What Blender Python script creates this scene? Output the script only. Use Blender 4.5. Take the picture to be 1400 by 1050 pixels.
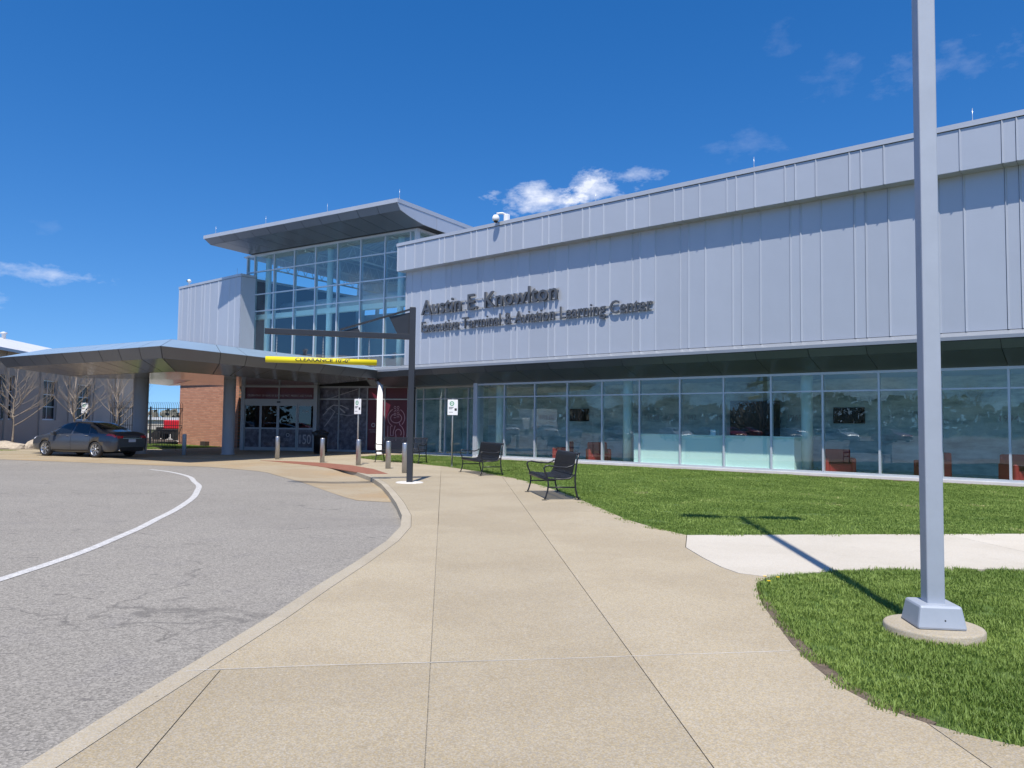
import bpy, bmesh, math, random
from math import radians, sin, cos, pi
from mathutils import Vector, Matrix
random.seed(7)
for _o in list(bpy.data.objects): bpy.data.objects.remove(_o)
sc = bpy.context.scene
COL = sc.collection
# ------------------------------------------------------------ camera
PITCH, ROLL, CAMH = radians(3.0), 0.0121, 1.57
F_ = Vector((0, cos(PITCH), sin(PITCH))); R0 = Vector((1, 0, 0)); U0 = R0.cross(F_)
R_ = cos(ROLL)*R0 + sin(ROLL)*U0; U_ = -sin(ROLL)*R0 + cos(ROLL)*U0
camd = bpy.data.cameras.new('camera'); cam = bpy.data.objects.new('camera', camd); COL.objects.link(cam)
camd.sensor_width = 36; camd.lens = 1040/1400*36; camd.clip_end = 5000; camd.clip_start = .05
m = Matrix.Identity(4)
for i, v in enumerate((R_, U_, -F_)):
    for j in range(3): m[j][i] = v[j]
m.translation = (0, 0, CAMH)
cam.matrix_world = m
sc.camera = cam
# ------------------------------------------------------------ sun and sky
EL = radians(62); AZ = radians(185.5)      # sun stands behind the camera
sd = bpy.data.lights.new('sun', 'SUN'); sd.energy = 4.3; sd.angle = radians(.5); sd.color = (1, .94, .85)
sun = bpy.data.objects.new('sun', sd); COL.objects.link(sun)
S = Vector((sin(AZ)*cos(EL), cos(AZ)*cos(EL), sin(EL)))
sun.rotation_euler = S.to_track_quat('Z', 'Y').to_euler()
wd = bpy.data.worlds.new('World'); sc.world = wd; wd.use_nodes = True
nt = wd.node_tree; N = nt.nodes; LK = nt.links; N.clear()
def nmath(op, a, b=None, c=None, clamp=False):
    n = N.new('ShaderNodeMath'); n.operation = op; n.use_clamp = clamp
    for i, v in enumerate((a, b, c)):
        if v is None: continue
        if hasattr(v, 'links') or hasattr(v, 'is_linked'): LK.new(v, n.inputs[i])
        else: n.inputs[i].default_value = v
    return n.outputs[0]
sky = N.new('ShaderNodeTexSky'); sky.sky_type = 'NISHITA'; sky.sun_disc = False
sky.sun_elevation = EL; sky.sun_rotation = AZ; sky.altitude = 250; sky.air_density = 1.0; sky.dust_density = .35; sky.ozone_density = 3.0
hs = N.new('ShaderNodeHueSaturation'); hs.inputs['Hue'].default_value = .507; hs.inputs['Saturation'].default_value = 1.37; hs.inputs['Value'].default_value = 1.0
LK.new(sky.outputs[0], hs.inputs['Color'])
_tc = N.new('ShaderNodeTexCoord'); _sv = N.new('ShaderNodeSeparateXYZ'); _cv = N.new('ShaderNodeCombineXYZ'); LK.new(_tc.outputs['Generated'], _sv.inputs[0])
LK.new(_sv.outputs[0], _cv.inputs[0]); LK.new(_sv.outputs[1], _cv.inputs[1]); LK.new(nmath('ADD', nmath('MULTIPLY', nmath('MAXIMUM', _sv.outputs[2], 0.0), .9), .11), _cv.inputs[2]); LK.new(_cv.outputs[0], sky.inputs[0])   # clear, haze-free horizon
tc = N.new('ShaderNodeTexCoord'); sp = N.new('ShaderNodeSeparateXYZ'); LK.new(tc.outputs['Generated'], sp.inputs[0])
az = nmath('ARCTAN2', sp.outputs[0], sp.outputs[1]); el = nmath('ARCSINE', sp.outputs[2])
cb = N.new('ShaderNodeCombineXYZ'); LK.new(az, cb.inputs[0]); LK.new(nmath('MULTIPLY', el, 1.9), cb.inputs[1])
def noise(scale, detail, rough=.55, off=0):
    n = N.new('ShaderNodeTexNoise'); n.inputs['Scale'].default_value = scale; n.inputs['Detail'].default_value = detail; n.inputs['Roughness'].default_value = rough
    v = N.new('ShaderNodeVectorMath'); v.inputs[1].default_value = (off, off*.7, 0); LK.new(cb.outputs[0], v.inputs[0]); LK.new(v.outputs[0], n.inputs['Vector'])
    return n.outputs['Fac']
n1 = noise(24, 9, .62); n2 = noise(60, 6, .7, 3.1)
def blob(a0, e0, ra, re, dens, wisp=False):
    dx = nmath('DIVIDE', nmath('SUBTRACT', az, a0), ra); dy = nmath('DIVIDE', nmath('SUBTRACT', el, e0), re)
    d = nmath('SQRT', nmath('ADD', nmath('MULTIPLY', dx, dx), nmath('MULTIPLY', dy, dy)))
    v = nmath('SUBTRACT', nmath('ADD', nmath('MULTIPLY', nmath('SUBTRACT', n1, .5), 3.4 if not wisp else 4.5), 1.0), d)
    v = nmath('MULTIPLY', v, .85 if not wisp else .5, clamp=True)
    return nmath('MULTIPLY', v, dens)
BL = [  # azimuth, elevation, half sizes, density: the small fair-weather clouds
 (.040, .291, .060, .022, 1.0, False), (.105, .300, .05, .022, .95, False), (.15, .318, .04, .012, .6, False), (-.549, .161, .05, .010, .55, False), (-.615, .125, .03, .012, .5, False),
 (.300, .345, .05, .016, .13, True), (.405, .408, .035, .022, .11, True), (.52, .40, .07, .020, .18, True), (.345, .455, .018, .018, .10, True), (.62, .47, .03, .02, .25, True),
 (-.555, .212, .022, .008, .10, True)]
acc = None
for b in BL:
    o = blob(*b); acc = o if acc is None else nmath('ADD', acc, o, clamp=True)
# cumulus banks low in the rest of the sky (they show only as reflections in the glass)
fld = nmath('MULTIPLY', nmath('SUBTRACT', noise(4.2, 8, .6, 9.0), .55), 5, clamp=True)
low = nmath('MULTIPLY', nmath('SUBTRACT', .42, el), 5, clamp=True)
away = nmath('MULTIPLY', nmath('SUBTRACT', nmath('ABSOLUTE', az), 1.0), 3, clamp=True)
fld = nmath('MULTIPLY', nmath('MULTIPLY', fld, low), away)
acc = nmath('ADD', acc, nmath('MULTIPLY', fld, .8), clamp=True)
ccol = N.new('ShaderNodeMix'); ccol.data_type = 'RGBA'; ccol.inputs['A'].default_value = (4.2, 4.7, 6.0, 1); ccol.inputs['B'].default_value = (6.6, 6.8, 7.4, 1)
LK.new(n2, ccol.inputs['Factor'])
mx = N.new('ShaderNodeMix'); mx.data_type = 'RGBA'
LK.new(acc, mx.inputs['Factor']); LK.new(hs.outputs[0], mx.inputs['A']); LK.new(ccol.outputs['Result'], mx.inputs['B'])
bg = N.new('ShaderNodeBackground'); bg.inputs['Strength'].default_value = .12
wo = N.new('ShaderNodeOutputWorld'); LK.new(mx.outputs['Result'], bg.inputs['Color']); LK.new(bg.outputs[0], wo.inputs[0])
sc.view_settings.view_transform = 'Standard'; sc.view_settings.look = 'None'; sc.view_settings.gamma = 1; sc.view_settings.use_curve_mapping = False
sc.view_settings.exposure = 0.45
sc.render.engine = 'CYCLES'
sc.cycles.max_bounces = 8; sc.cycles.transparent_max_bounces = 16
# ------------------------------------------------------------ materials
def mat(name, col, rough=.6, metal=0., var=None, bump=None, speck=None, col2=None, spec=.5, coat=0., coords='Object', orand=0.):
    """col base colour; var=(scale, amount) soft variation; speck=(scale, amount) fine grain; bump=(scale, strength, distance)"""
    m = bpy.data.materials.new(name); m.use_nodes = True; t = m.node_tree; b = t.nodes['Principled BSDF']
    b.inputs['Base Color'].default_value = (*col, 1); b.inputs['Roughness'].default_value = rough; b.inputs['Metallic'].default_value = metal
    b.inputs['Specular IOR Level'].default_value = spec; b.inputs['Coat Weight'].default_value = coat; b.inputs['Coat Roughness'].default_value = .05
    tcn = t.nodes.new('ShaderNodeTexCoord'); src = tcn.outputs[coords]
    cur = None
    def nz(scale, det=4, r=.6):
        n = t.nodes.new('ShaderNodeTexNoise'); n.inputs['Scale'].default_value = scale; n.inputs['Detail'].default_value = det; n.inputs['Roughness'].default_value = r
        t.links.new(src, n.inputs['Vector']); return n.outputs['Fac']
    def ramp(f, lo, hi, a, c):
        r = t.nodes.new('ShaderNodeMapRange'); r.inputs['From Min'].default_value = lo; r.inputs['From Max'].default_value = hi
        r.inputs['To Min'].default_value = a; r.inputs['To Max'].default_value = c; t.links.new(f, r.inputs['Value']); return r.outputs[0]
    if var or speck or col2:
        mul = t.nodes.new('ShaderNodeMix'); mul.data_type = 'RGBA'; mul.blend_type = 'MIX'
        mul.inputs['A'].default_value = (*col, 1); mul.inputs['B'].default_value = (*(col2 or col), 1)
        f = nz((var or (1, 0))[0]); t.links.new(ramp(f, .35, .65, 0, 1), mul.inputs['Factor']); cur = mul.outputs['Result']
        for (s, a), det in ([(var, 4)] if var else []) + ([(speck, 2)] if speck else []):
            h = t.nodes.new('ShaderNodeHueSaturation'); t.links.new(cur, h.inputs['Color'])
            t.links.new(ramp(nz(s*1.37, det), .3, .7, 1-a, 1+a), h.inputs['Value']); cur = h.outputs['Color']
        if orand:
            oi = t.nodes.new('ShaderNodeObjectInfo'); h = t.nodes.new('ShaderNodeHueSaturation'); t.links.new(cur, h.inputs['Color']); t.links.new(ramp(oi.outputs['Random'], 0, 1, 1-orand, 1+orand), h.inputs['Value']); cur = h.outputs['Color']
        t.links.new(cur, b.inputs['Base Color'])
    if bump:
        bn = t.nodes.new('ShaderNodeBump'); bn.inputs['Strength'].default_value = bump[1]; bn.inputs['Distance'].default_value = bump[2] if len(bump) > 2 else .01
        t.links.new(nz(bump[0], 5), bn.inputs['Height']); t.links.new(bn.outputs[0], b.inputs['Normal'])
    return m
def glass(name, tint, ior=1.9, gl=(.9, .97, 1)):
    m = bpy.data.materials.new(name); m.use_nodes = True; t = m.node_tree; t.nodes.clear()
    o = t.nodes.new('ShaderNodeOutputMaterial'); mixn = t.nodes.new('ShaderNodeMixShader'); tr = t.nodes.new('ShaderNodeBsdfTransparent'); g = t.nodes.new('ShaderNodeBsdfGlossy')
    fr = t.nodes.new('ShaderNodeFresnel'); fr.inputs[0].default_value = ior
    geo = t.nodes.new('ShaderNodeNewGeometry'); mm = t.nodes.new('ShaderNodeMath'); mm.operation = 'MULTIPLY'
    inv = t.nodes.new('ShaderNodeMath'); inv.operation = 'SUBTRACT'; inv.inputs[0].default_value = 1; t.links.new(geo.outputs['Backfacing'], inv.inputs[1])
    t.links.new(fr.outputs[0], mm.inputs[0]); t.links.new(inv.outputs[0], mm.inputs[1])
    tr.inputs[0].default_value = (*tint, 1); g.inputs['Color'].default_value = (*gl, 1); g.inputs['Roughness'].default_value = 0.0
    # very slight waviness of float glass
    tcn = t.nodes.new('ShaderNodeTexCoord'); nz = t.nodes.new('ShaderNodeTexNoise'); nz.inputs['Scale'].default_value = .9; nz.inputs['Detail'].default_value = 1
    bn = t.nodes.new('ShaderNodeBump'); bn.inputs['Strength'].default_value = .35; bn.inputs['Distance'].default_value = .006
    t.links.new(tcn.outputs['Object'], nz.inputs['Vector']); t.links.new(nz.outputs['Fac'], bn.inputs['Height']); t.links.new(bn.outputs[0], g.inputs['Normal'])
    t.links.new(mm.outputs[0], mixn.inputs[0]); t.links.new(tr.outputs[0], mixn.inputs[1]); t.links.new(g.outputs[0], mixn.inputs[2]); t.links.new(mixn.outputs[0], o.inputs[0])
    return m
MT = {}
MT['panel'] = mat('silver_panel', (.42, .45, .505), .43, .25, var=(.6, .03), spec=.4, orand=.035, bump=(.55, .25, .03))
MT['panel2'] = mat('silver_panel_lighter', (.43, .46, .515), .40, .25, var=(.5, .03), spec=.4, orand=.035, bump=(.5, .25, .03))
MT['trim'] = mat('metal_trim', (.46, .48, .52), .4, .3, var=(1, .03))
MT['ledge'] = mat('ledge_flashing', (.26, .285, .325), .4, .3, var=(1, .03))
MT['joint'] = mat('dark_joint', (.03, .032, .035), .8)
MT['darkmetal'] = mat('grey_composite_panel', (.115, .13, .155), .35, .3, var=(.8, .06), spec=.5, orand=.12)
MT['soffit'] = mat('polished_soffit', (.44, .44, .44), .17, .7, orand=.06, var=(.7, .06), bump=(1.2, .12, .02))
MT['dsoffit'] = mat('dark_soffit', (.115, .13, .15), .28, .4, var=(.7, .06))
MT['roofmetal'] = mat('pale_roof_metal', (.36, .48, .58), .35, .35, var=(.4, .05))
MT['alu'] = mat('aluminium_frame', (.58, .61, .65), .38, .35, var=(2, .03))
MT['doorframe'] = mat('door_frame_aluminium', (.36, .38, .41), .4, .3, var=(2, .05))
MT['sill'] = mat('concrete_sill', (.62, .60, .57), .8, var=(1.5, .08), bump=(60, .2, .004))
MT['glass'] = glass('tinted_glass', (.91, .97, .955), 1.88)
MT['aglass'] = glass('atrium_glass', (.89, .965, .96), 2.2)
MT['dglass'] = glass('door_glass', (.35, .38, .42), 1.7)
MT['brick'] = None
MT['column'] = mat('pale_column_paint', (.42, .45, .49), .45, .1, var=(1.2, .03))
MT['white'] = mat('white_paint', (.78, .78, .78), .5)
MT['mint'] = mat('mint_column_paint', (.76, .86, .82), .6)
MT['black'] = mat('black_powder_coat', (.018, .019, .022), .38, .1, spec=.5, bump=(200, .1, .001))
MT['postblack'] = mat('dark_post_paint', (.028, .031, .038), .42, .1, var=(2, .1))
MT['steel'] = mat('brushed_stainless', (.44, .45, .47), .42, .9, var=(6, .08))
MT['galv'] = mat('galvanised_steel', (.50, .52, .53), .42, .7, var=(8, .08))
MT['lamp'] = mat('grey_lamp_paint', (.36, .40, .46), .5, .15, var=(3, .05), bump=(90, .08, .002))
MT['yellow'] = mat('yellow_bar_paint', (.80, .66, .02), .42, var=(3, .04))
MT['lettermetal'] = mat('letter_metal', (.11, .115, .125), .42, .4)
MT['letterface'] = mat('letter_face', (.20, .205, .22), .4, .4)
MT['maroon'] = mat('maroon_vinyl', (.11, .010, .026), .4, var=(1, .1), coat=.15)
MT['pinkline'] = mat('pale_pink_print', (.55, .32, .38), .5)
MT['greytext'] = mat('pale_print', (.45, .42, .45), .5)
MT['mural'] = mat('photo_mural', (.055, .052, .075), .35, var=(3.5, .55), col2=(.16, .15, .19), coat=.4)
MT['rubber'] = mat('tyre_rubber', (.02, .02, .021), .75, bump=(80, .3, .003))
MT['soil'] = mat('mulch_soil', (.13, .098, .07), .95, var=(14, .4), bump=(40, .9, .02), speck=(90, .4))
MT['bark'] = mat('pale_bark', (.30, .25, .20), .9, var=(8, .2), bump=(30, .5, .01))
MT['boulder'] = mat('limestone', (.42, .36, .29), .85, var=(3, .2), bump=(6, .6, .05), speck=(25, .15))
MT['red'] = mat('red_upholstery', (.33, .028, .028), .6, var=(3, .08))
MT['counter'] = mat('mint_counter', (.80, .92, .87), .55)
MT['screen'] = mat('black_screen', (.008, .008, .009), .15)
MT['taupe'] = mat('taupe_render', (.44, .40, .35), .85, var=(.35, .07), bump=(30, .2, .01))
MT['whiteroof'] = mat('white_metal_roof', (.66, .67, .70), .5, .1, var=(.5, .05))
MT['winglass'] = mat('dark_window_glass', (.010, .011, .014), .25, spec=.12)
MT['terra'] = mat('terracotta_paving', (.25, .10, .062), .85, var=(3, .15), bump=(80, .5, .004), speck=(120, .15))
MT['rodm'] = mat('lightning_rod_metal', (.7, .7, .7), .3, .6)
MT['yell'] = mat('dandelion_yellow', (.85, .60, .01), .7)
MT['leaf'] = mat('grass_leaf', (.06, .12, .02), .6)
def concrete(name, c, c2, warm, agg=.30, smooth=False):
    m = bpy.data.materials.new(name); m.use_nodes = True; t = m.node_tree; b = t.nodes['Principled BSDF']; b.inputs['Roughness'].default_value = .88; b.inputs['Specular IOR Level'].default_value = .25
    g = t.nodes.new('ShaderNodeNewGeometry'); src = g.outputs['Position']
    def nz(s, d=5, r=.6):
        n = t.nodes.new('ShaderNodeTexNoise'); n.inputs['Scale'].default_value = s; n.inputs['Detail'].default_value = d; n.inputs['Roughness'].default_value = r; t.links.new(src, n.inputs['Vector']); return n.outputs['Fac']
    def mr(f, a, b_, c_, d_):
        r = t.nodes.new('ShaderNodeMapRange'); r.interpolation_type = 'SMOOTHSTEP'
        for i, v in zip((1, 2, 3, 4), (a, b_, c_, d_)): r.inputs[i].default_value = v
        t.links.new(f, r.inputs[0]); return r.outputs[0]
    def mix(f, a, b_, bt='MIX'):
        x = t.nodes.new('ShaderNodeMix'); x.data_type = 'RGBA'; x.blend_type = bt
        for k, v in (('Factor', f), ('A', a), ('B', b_)):
            if isinstance(v, (tuple, float, int)): x.inputs[k].default_value = v if not isinstance(v, tuple) else (*v, 1)
            else: t.links.new(v, x.inputs[k])
        return x.outputs['Result']
    base = mix(mr(nz(.55, 6), .38, .62, 0, 1), c, c2)
    base = mix(mr(nz(.23, 4), .5, .72, 0, .55), base, warm)
    base = mix(mr(nz(2.6, 6, .7), .56, .78, 0, .34), base, tuple(v*.6 for v in c))
    v = t.nodes.new('ShaderNodeTexVoronoi'); v.inputs['Scale'].default_value = 125; t.links.new(src, v.inputs['Vector'])
    sp_ = t.nodes.new('ShaderNodeSeparateColor'); t.links.new(v.outputs['Color'], sp_.inputs[0])
    h = t.nodes.new('ShaderNodeHueSaturation'); t.links.new(base, h.inputs['Color'])
    t.links.new(mr(sp_.outputs[0], 0, 1, 1-agg, 1+agg), h.inputs['Value'])
    t.links.new(mr(sp_.outputs[1], 0, 1, .75, 1.25), h.inputs['Saturation'])
    v2 = t.nodes.new('ShaderNodeTexVoronoi'); v2.inputs['Scale'].default_value = 24; t.links.new(src, v2.inputs['Vector'])
    s2 = t.nodes.new('ShaderNodeSeparateColor'); t.links.new(v2.outputs['Color'], s2.inputs[0])
    near = mr(v2.outputs['Distance'], .0, .28, .6, 0); sel = mr(s2.outputs[0], .84, .86, 0, 1)
    mu = t.nodes.new('ShaderNodeMath'); mu.operation = 'MULTIPLY'; t.links.new(near, mu.inputs[0]); t.links.new(sel, mu.inputs[1])
    oi = t.nodes.new('ShaderNodeObjectInfo'); ho = t.nodes.new('ShaderNodeHueSaturation'); t.links.new(h.outputs['Color'], ho.inputs['Color']); t.links.new(mr(oi.outputs['Random'], 0, 1, .945, 1.045), ho.inputs['Value'])
    v3 = t.nodes.new('ShaderNodeTexVoronoi'); v3.inputs['Scale'].default_value = 1.7; t.links.new(src, v3.inputs['Vector']); s3 = t.nodes.new('ShaderNodeSeparateColor'); t.links.new(v3.outputs['Color'], s3.inputs[0])
    m3 = t.nodes.new('ShaderNodeMath'); m3.operation = 'MULTIPLY'; t.links.new(mr(v3.outputs['Distance'], .012, .03, .55, 0), m3.inputs[0]); t.links.new(mr(s3.outputs[0], .55, .6, 0, 1), m3.inputs[1])
    sp3 = mix(m3.outputs[0], ho.outputs['Color'], tuple(q*.35 for q in c))
    fin = mix(mu.outputs[0] if not smooth else 0.0, sp3, tuple(min(.8, q*1.45) for q in c))
    t.links.new(fin, b.inputs['Base Color'])
    bn = t.nodes.new('ShaderNodeBump'); bn.inputs['Strength'].default_value = .3; bn.inputs['Distance'].default_value = .002
    t.links.new(v.outputs['Distance'], bn.inputs['Height']); t.links.new(bn.outputs[0], b.inputs['Normal'])
    return m
MT['walk'] = concrete('exposed_aggregate_concrete', (.372, .318, .228), (.338, .286, .203), (.372, .325, .245), .15)
MT['curb'] = concrete('curb_concrete', (.40, .355, .275), (.36, .315, .24), (.40, .355, .28), .10, True)
MT['pale'] = concrete('new_pale_concrete', (.53, .49, .42), (.49, .45, .38), (.52, .475, .40), .08, True)
MT['apron'] = concrete('stained_apron_concrete', (.36, .30, .21), (.33, .26, .17), (.40, .26, .13), .15, True)
def asphalt():
    m = bpy.data.materials.new('weathered_asphalt'); m.use_nodes = True; t = m.node_tree; b = t.nodes['Principled BSDF']; b.inputs['Roughness'].default_value = .9; b.inputs['Specular IOR Level'].default_value = .3
    g = t.nodes.new('ShaderNodeNewGeometry'); src = g.outputs['Position']
    def nz(s, d=5, r=.6, v=None):
        n = t.nodes.new('ShaderNodeTexNoise'); n.inputs['Scale'].default_value = s; n.inputs['Detail'].default_value = d; n.inputs['Roughness'].default_value = r; t.links.new(v or src, n.inputs['Vector']); return n.outputs['Fac']
    def mr(f, a, b_, c_, d_):
        r = t.nodes.new('ShaderNodeMapRange')
        for i, v in zip((1, 2, 3, 4), (a, b_, c_, d_)): r.inputs[i].default_value = v
        t.links.new(f, r.inputs[0]); return r.outputs[0]
    def mix(f, a, b_):
        x = t.nodes.new('ShaderNodeMix'); x.data_type = 'RGBA'
        for k, v in (('Factor', f), ('A', a), ('B', b_)):
            if isinstance(v, (tuple, float, int)): x.inputs[k].default_value = v if not isinstance(v, tuple) else (*v, 1)
            else: t.links.new(v, x.inputs[k])
        return x.outputs['Result']
    base = mix(mr(nz(.35, 5), .35, .65, 0, 1), (.242, .225, .198), (.268, .250, .220))
    base = mix(mr(nz(1.7, 6), .55, .8, 0, .35), base, (.17, .16, .16))
    v = t.nodes.new('ShaderNodeTexVoronoi'); v.inputs['Scale'].default_value = 75; t.links.new(src, v.inputs['Vector'])
    s_ = t.nodes.new('ShaderNodeSeparateColor'); t.links.new(v.outputs['Color'], s_.inputs[0])
    h = t.nodes.new('ShaderNodeHueSaturation'); t.links.new(base, h.inputs['Color']); t.links.new(mr(s_.outputs[0], 0, 1, .68, 1.32), h.inputs['Value'])
    # short dark ravelled streaks lying along the lane
    mp = t.nodes.new('ShaderNodeMapping'); mp.inputs['Rotation'].default_value = (0, 0, .35); mp.inputs['Scale'].default_value = (3.2, 17, 1); t.links.new(src, mp.inputs[0])
    st = mr(nz(1.0, 3, .5, mp.outputs[0]), .645, .70, 0, .8)
    st2 = mr(nz(.9, 3, .5), .45, .58, .15, 1)
    mu = t.nodes.new('ShaderNodeMath'); mu.operation = 'MULTIPLY'; t.links.new(st, mu.inputs[0]); t.links.new(st2, mu.inputs[1])
    c = mix(mu.outputs[0], h.outputs['Color'], (.07, .065, .065))
    # thin meandering cracks
    w = t.nodes.new('ShaderNodeTexVoronoi'); w.feature = 'DISTANCE_TO_EDGE'; w.inputs['Scale'].default_value = .22
    dn = t.nodes.new('ShaderNodeTexNoise'); dn.inputs['Scale'].default_value = 1.3; dn.inputs['Detail'].default_value = 6; t.links.new(src, dn.inputs['Vector'])
    va = t.nodes.new('ShaderNodeVectorMath'); va.operation = 'MULTIPLY_ADD'; va.inputs[1].default_value = (1.6, 1.6, 0); t.links.new(dn.outputs['Color'], va.inputs[0]); t.links.new(src, va.inputs[2]); t.links.new(va.outputs[0], w.inputs['Vector'])
    cr = mr(w.outputs['Distance'], 0, .005, .5, 0); cg = mr(nz(.5, 3), .44, .54, 0, 1)
    mu2 = t.nodes.new('ShaderNodeMath'); mu2.operation = 'MULTIPLY'; t.links.new(cr, mu2.inputs[0]); t.links.new(cg, mu2.inputs[1])
    c = mix(mu2.outputs[0], c, (.08, .075, .07))
    t.links.new(c, b.inputs['Base Color'])
    bn = t.nodes.new('ShaderNodeBump'); bn.inputs['Strength'].default_value = .7; bn.inputs['Distance'].default_value = .005; t.links.new(v.outputs['Distance'], bn.inputs['Height']); t.links.new(bn.outputs[0], b.inputs['Normal'])
    return m
MT['asphalt'] = asphalt()
def worn_paint():
    m = mat('worn_road_paint', (.50, .49, .47), .7, var=(7, .16), speck=(60, .3), coords='Object'); return m
MT['roadpaint'] = worn_paint()
def brickm():
    m = bpy.data.materials.new('red_brown_brick'); m.use_nodes = True; t = m.node_tree; b = t.nodes['Principled BSDF']; b.inputs['Roughness'].default_value = .9
    tcn = t.nodes.new('ShaderNodeTexCoord'); s = t.nodes.new('ShaderNodeSeparateXYZ'); c = t.nodes.new('ShaderNodeCombineXYZ'); t.links.new(tcn.outputs['Object'], s.inputs[0]); t.links.new(s.outputs[0], c.inputs[0]); t.links.new(s.outputs[2], c.inputs[1])
    k = t.nodes.new('ShaderNodeTexBrick'); t.links.new(c.outputs[0], k.inputs['Vector']); k.inputs['Scale'].default_value = 1
    k.inputs['Brick Width'].default_value = .40; k.inputs['Row Height'].default_value = .10; k.inputs['Mortar Size'].default_value = .011; k.inputs['Mortar Smooth'].default_value = .1
    k.inputs['Color1'].default_value = (.56, .27, .17, 1); k.inputs['Color2'].default_value = (.44, .19, .115, 1); k.inputs['Mortar'].default_value = (.30, .22, .17, 1)
    t.links.new(k.outputs['Color'], b.inputs['Base Color'])
    bn = t.nodes.new('ShaderNodeBump'); bn.inputs['Strength'].default_value = .6; bn.inputs['Distance'].default_value = .01; bn.invert = True; t.links.new(k.outputs['Fac'], bn.inputs['Height']); t.links.new(bn.outputs[0], b.inputs['Normal'])
    return m
MT['brick'] = brickm()
def muralwall():
    m = bpy.data.materials.new('etched_history_mural'); m.use_nodes = True; t = m.node_tree; b = t.nodes['Principled BSDF']; b.inputs['Roughness'].default_value = .6
    tcn = t.nodes.new('ShaderNodeTexCoord')
    def nz(s, d, sc_):
        mp = t.nodes.new('ShaderNodeMapping'); mp.inputs['Scale'].default_value = sc_; t.links.new(tcn.outputs['Object'], mp.inputs[0])
        n = t.nodes.new('ShaderNodeTexNoise'); n.inputs['Scale'].default_value = s; n.inputs['Detail'].default_value = d; n.inputs['Roughness'].default_value = .65; t.links.new(mp.outputs[0], n.inputs['Vector']); return n.outputs['Fac']
    cr = t.nodes.new('ShaderNodeValToRGB'); t.links.new(nz(1.0, 7, (.8, 1, 2.6)), cr.inputs[0])
    e = cr.color_ramp.elements; e[0].position = .33; e[0].color = (.30, .38, .40, 1); e[1].position = .70; e[1].color = (.90, .93, .91, 1); x = e.new(.5); x.color = (.62, .70, .69, 1)
    t.links.new(cr.outputs[0], b.inputs['Base Color']); return m
MT['muralwall'] = muralwall()
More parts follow.
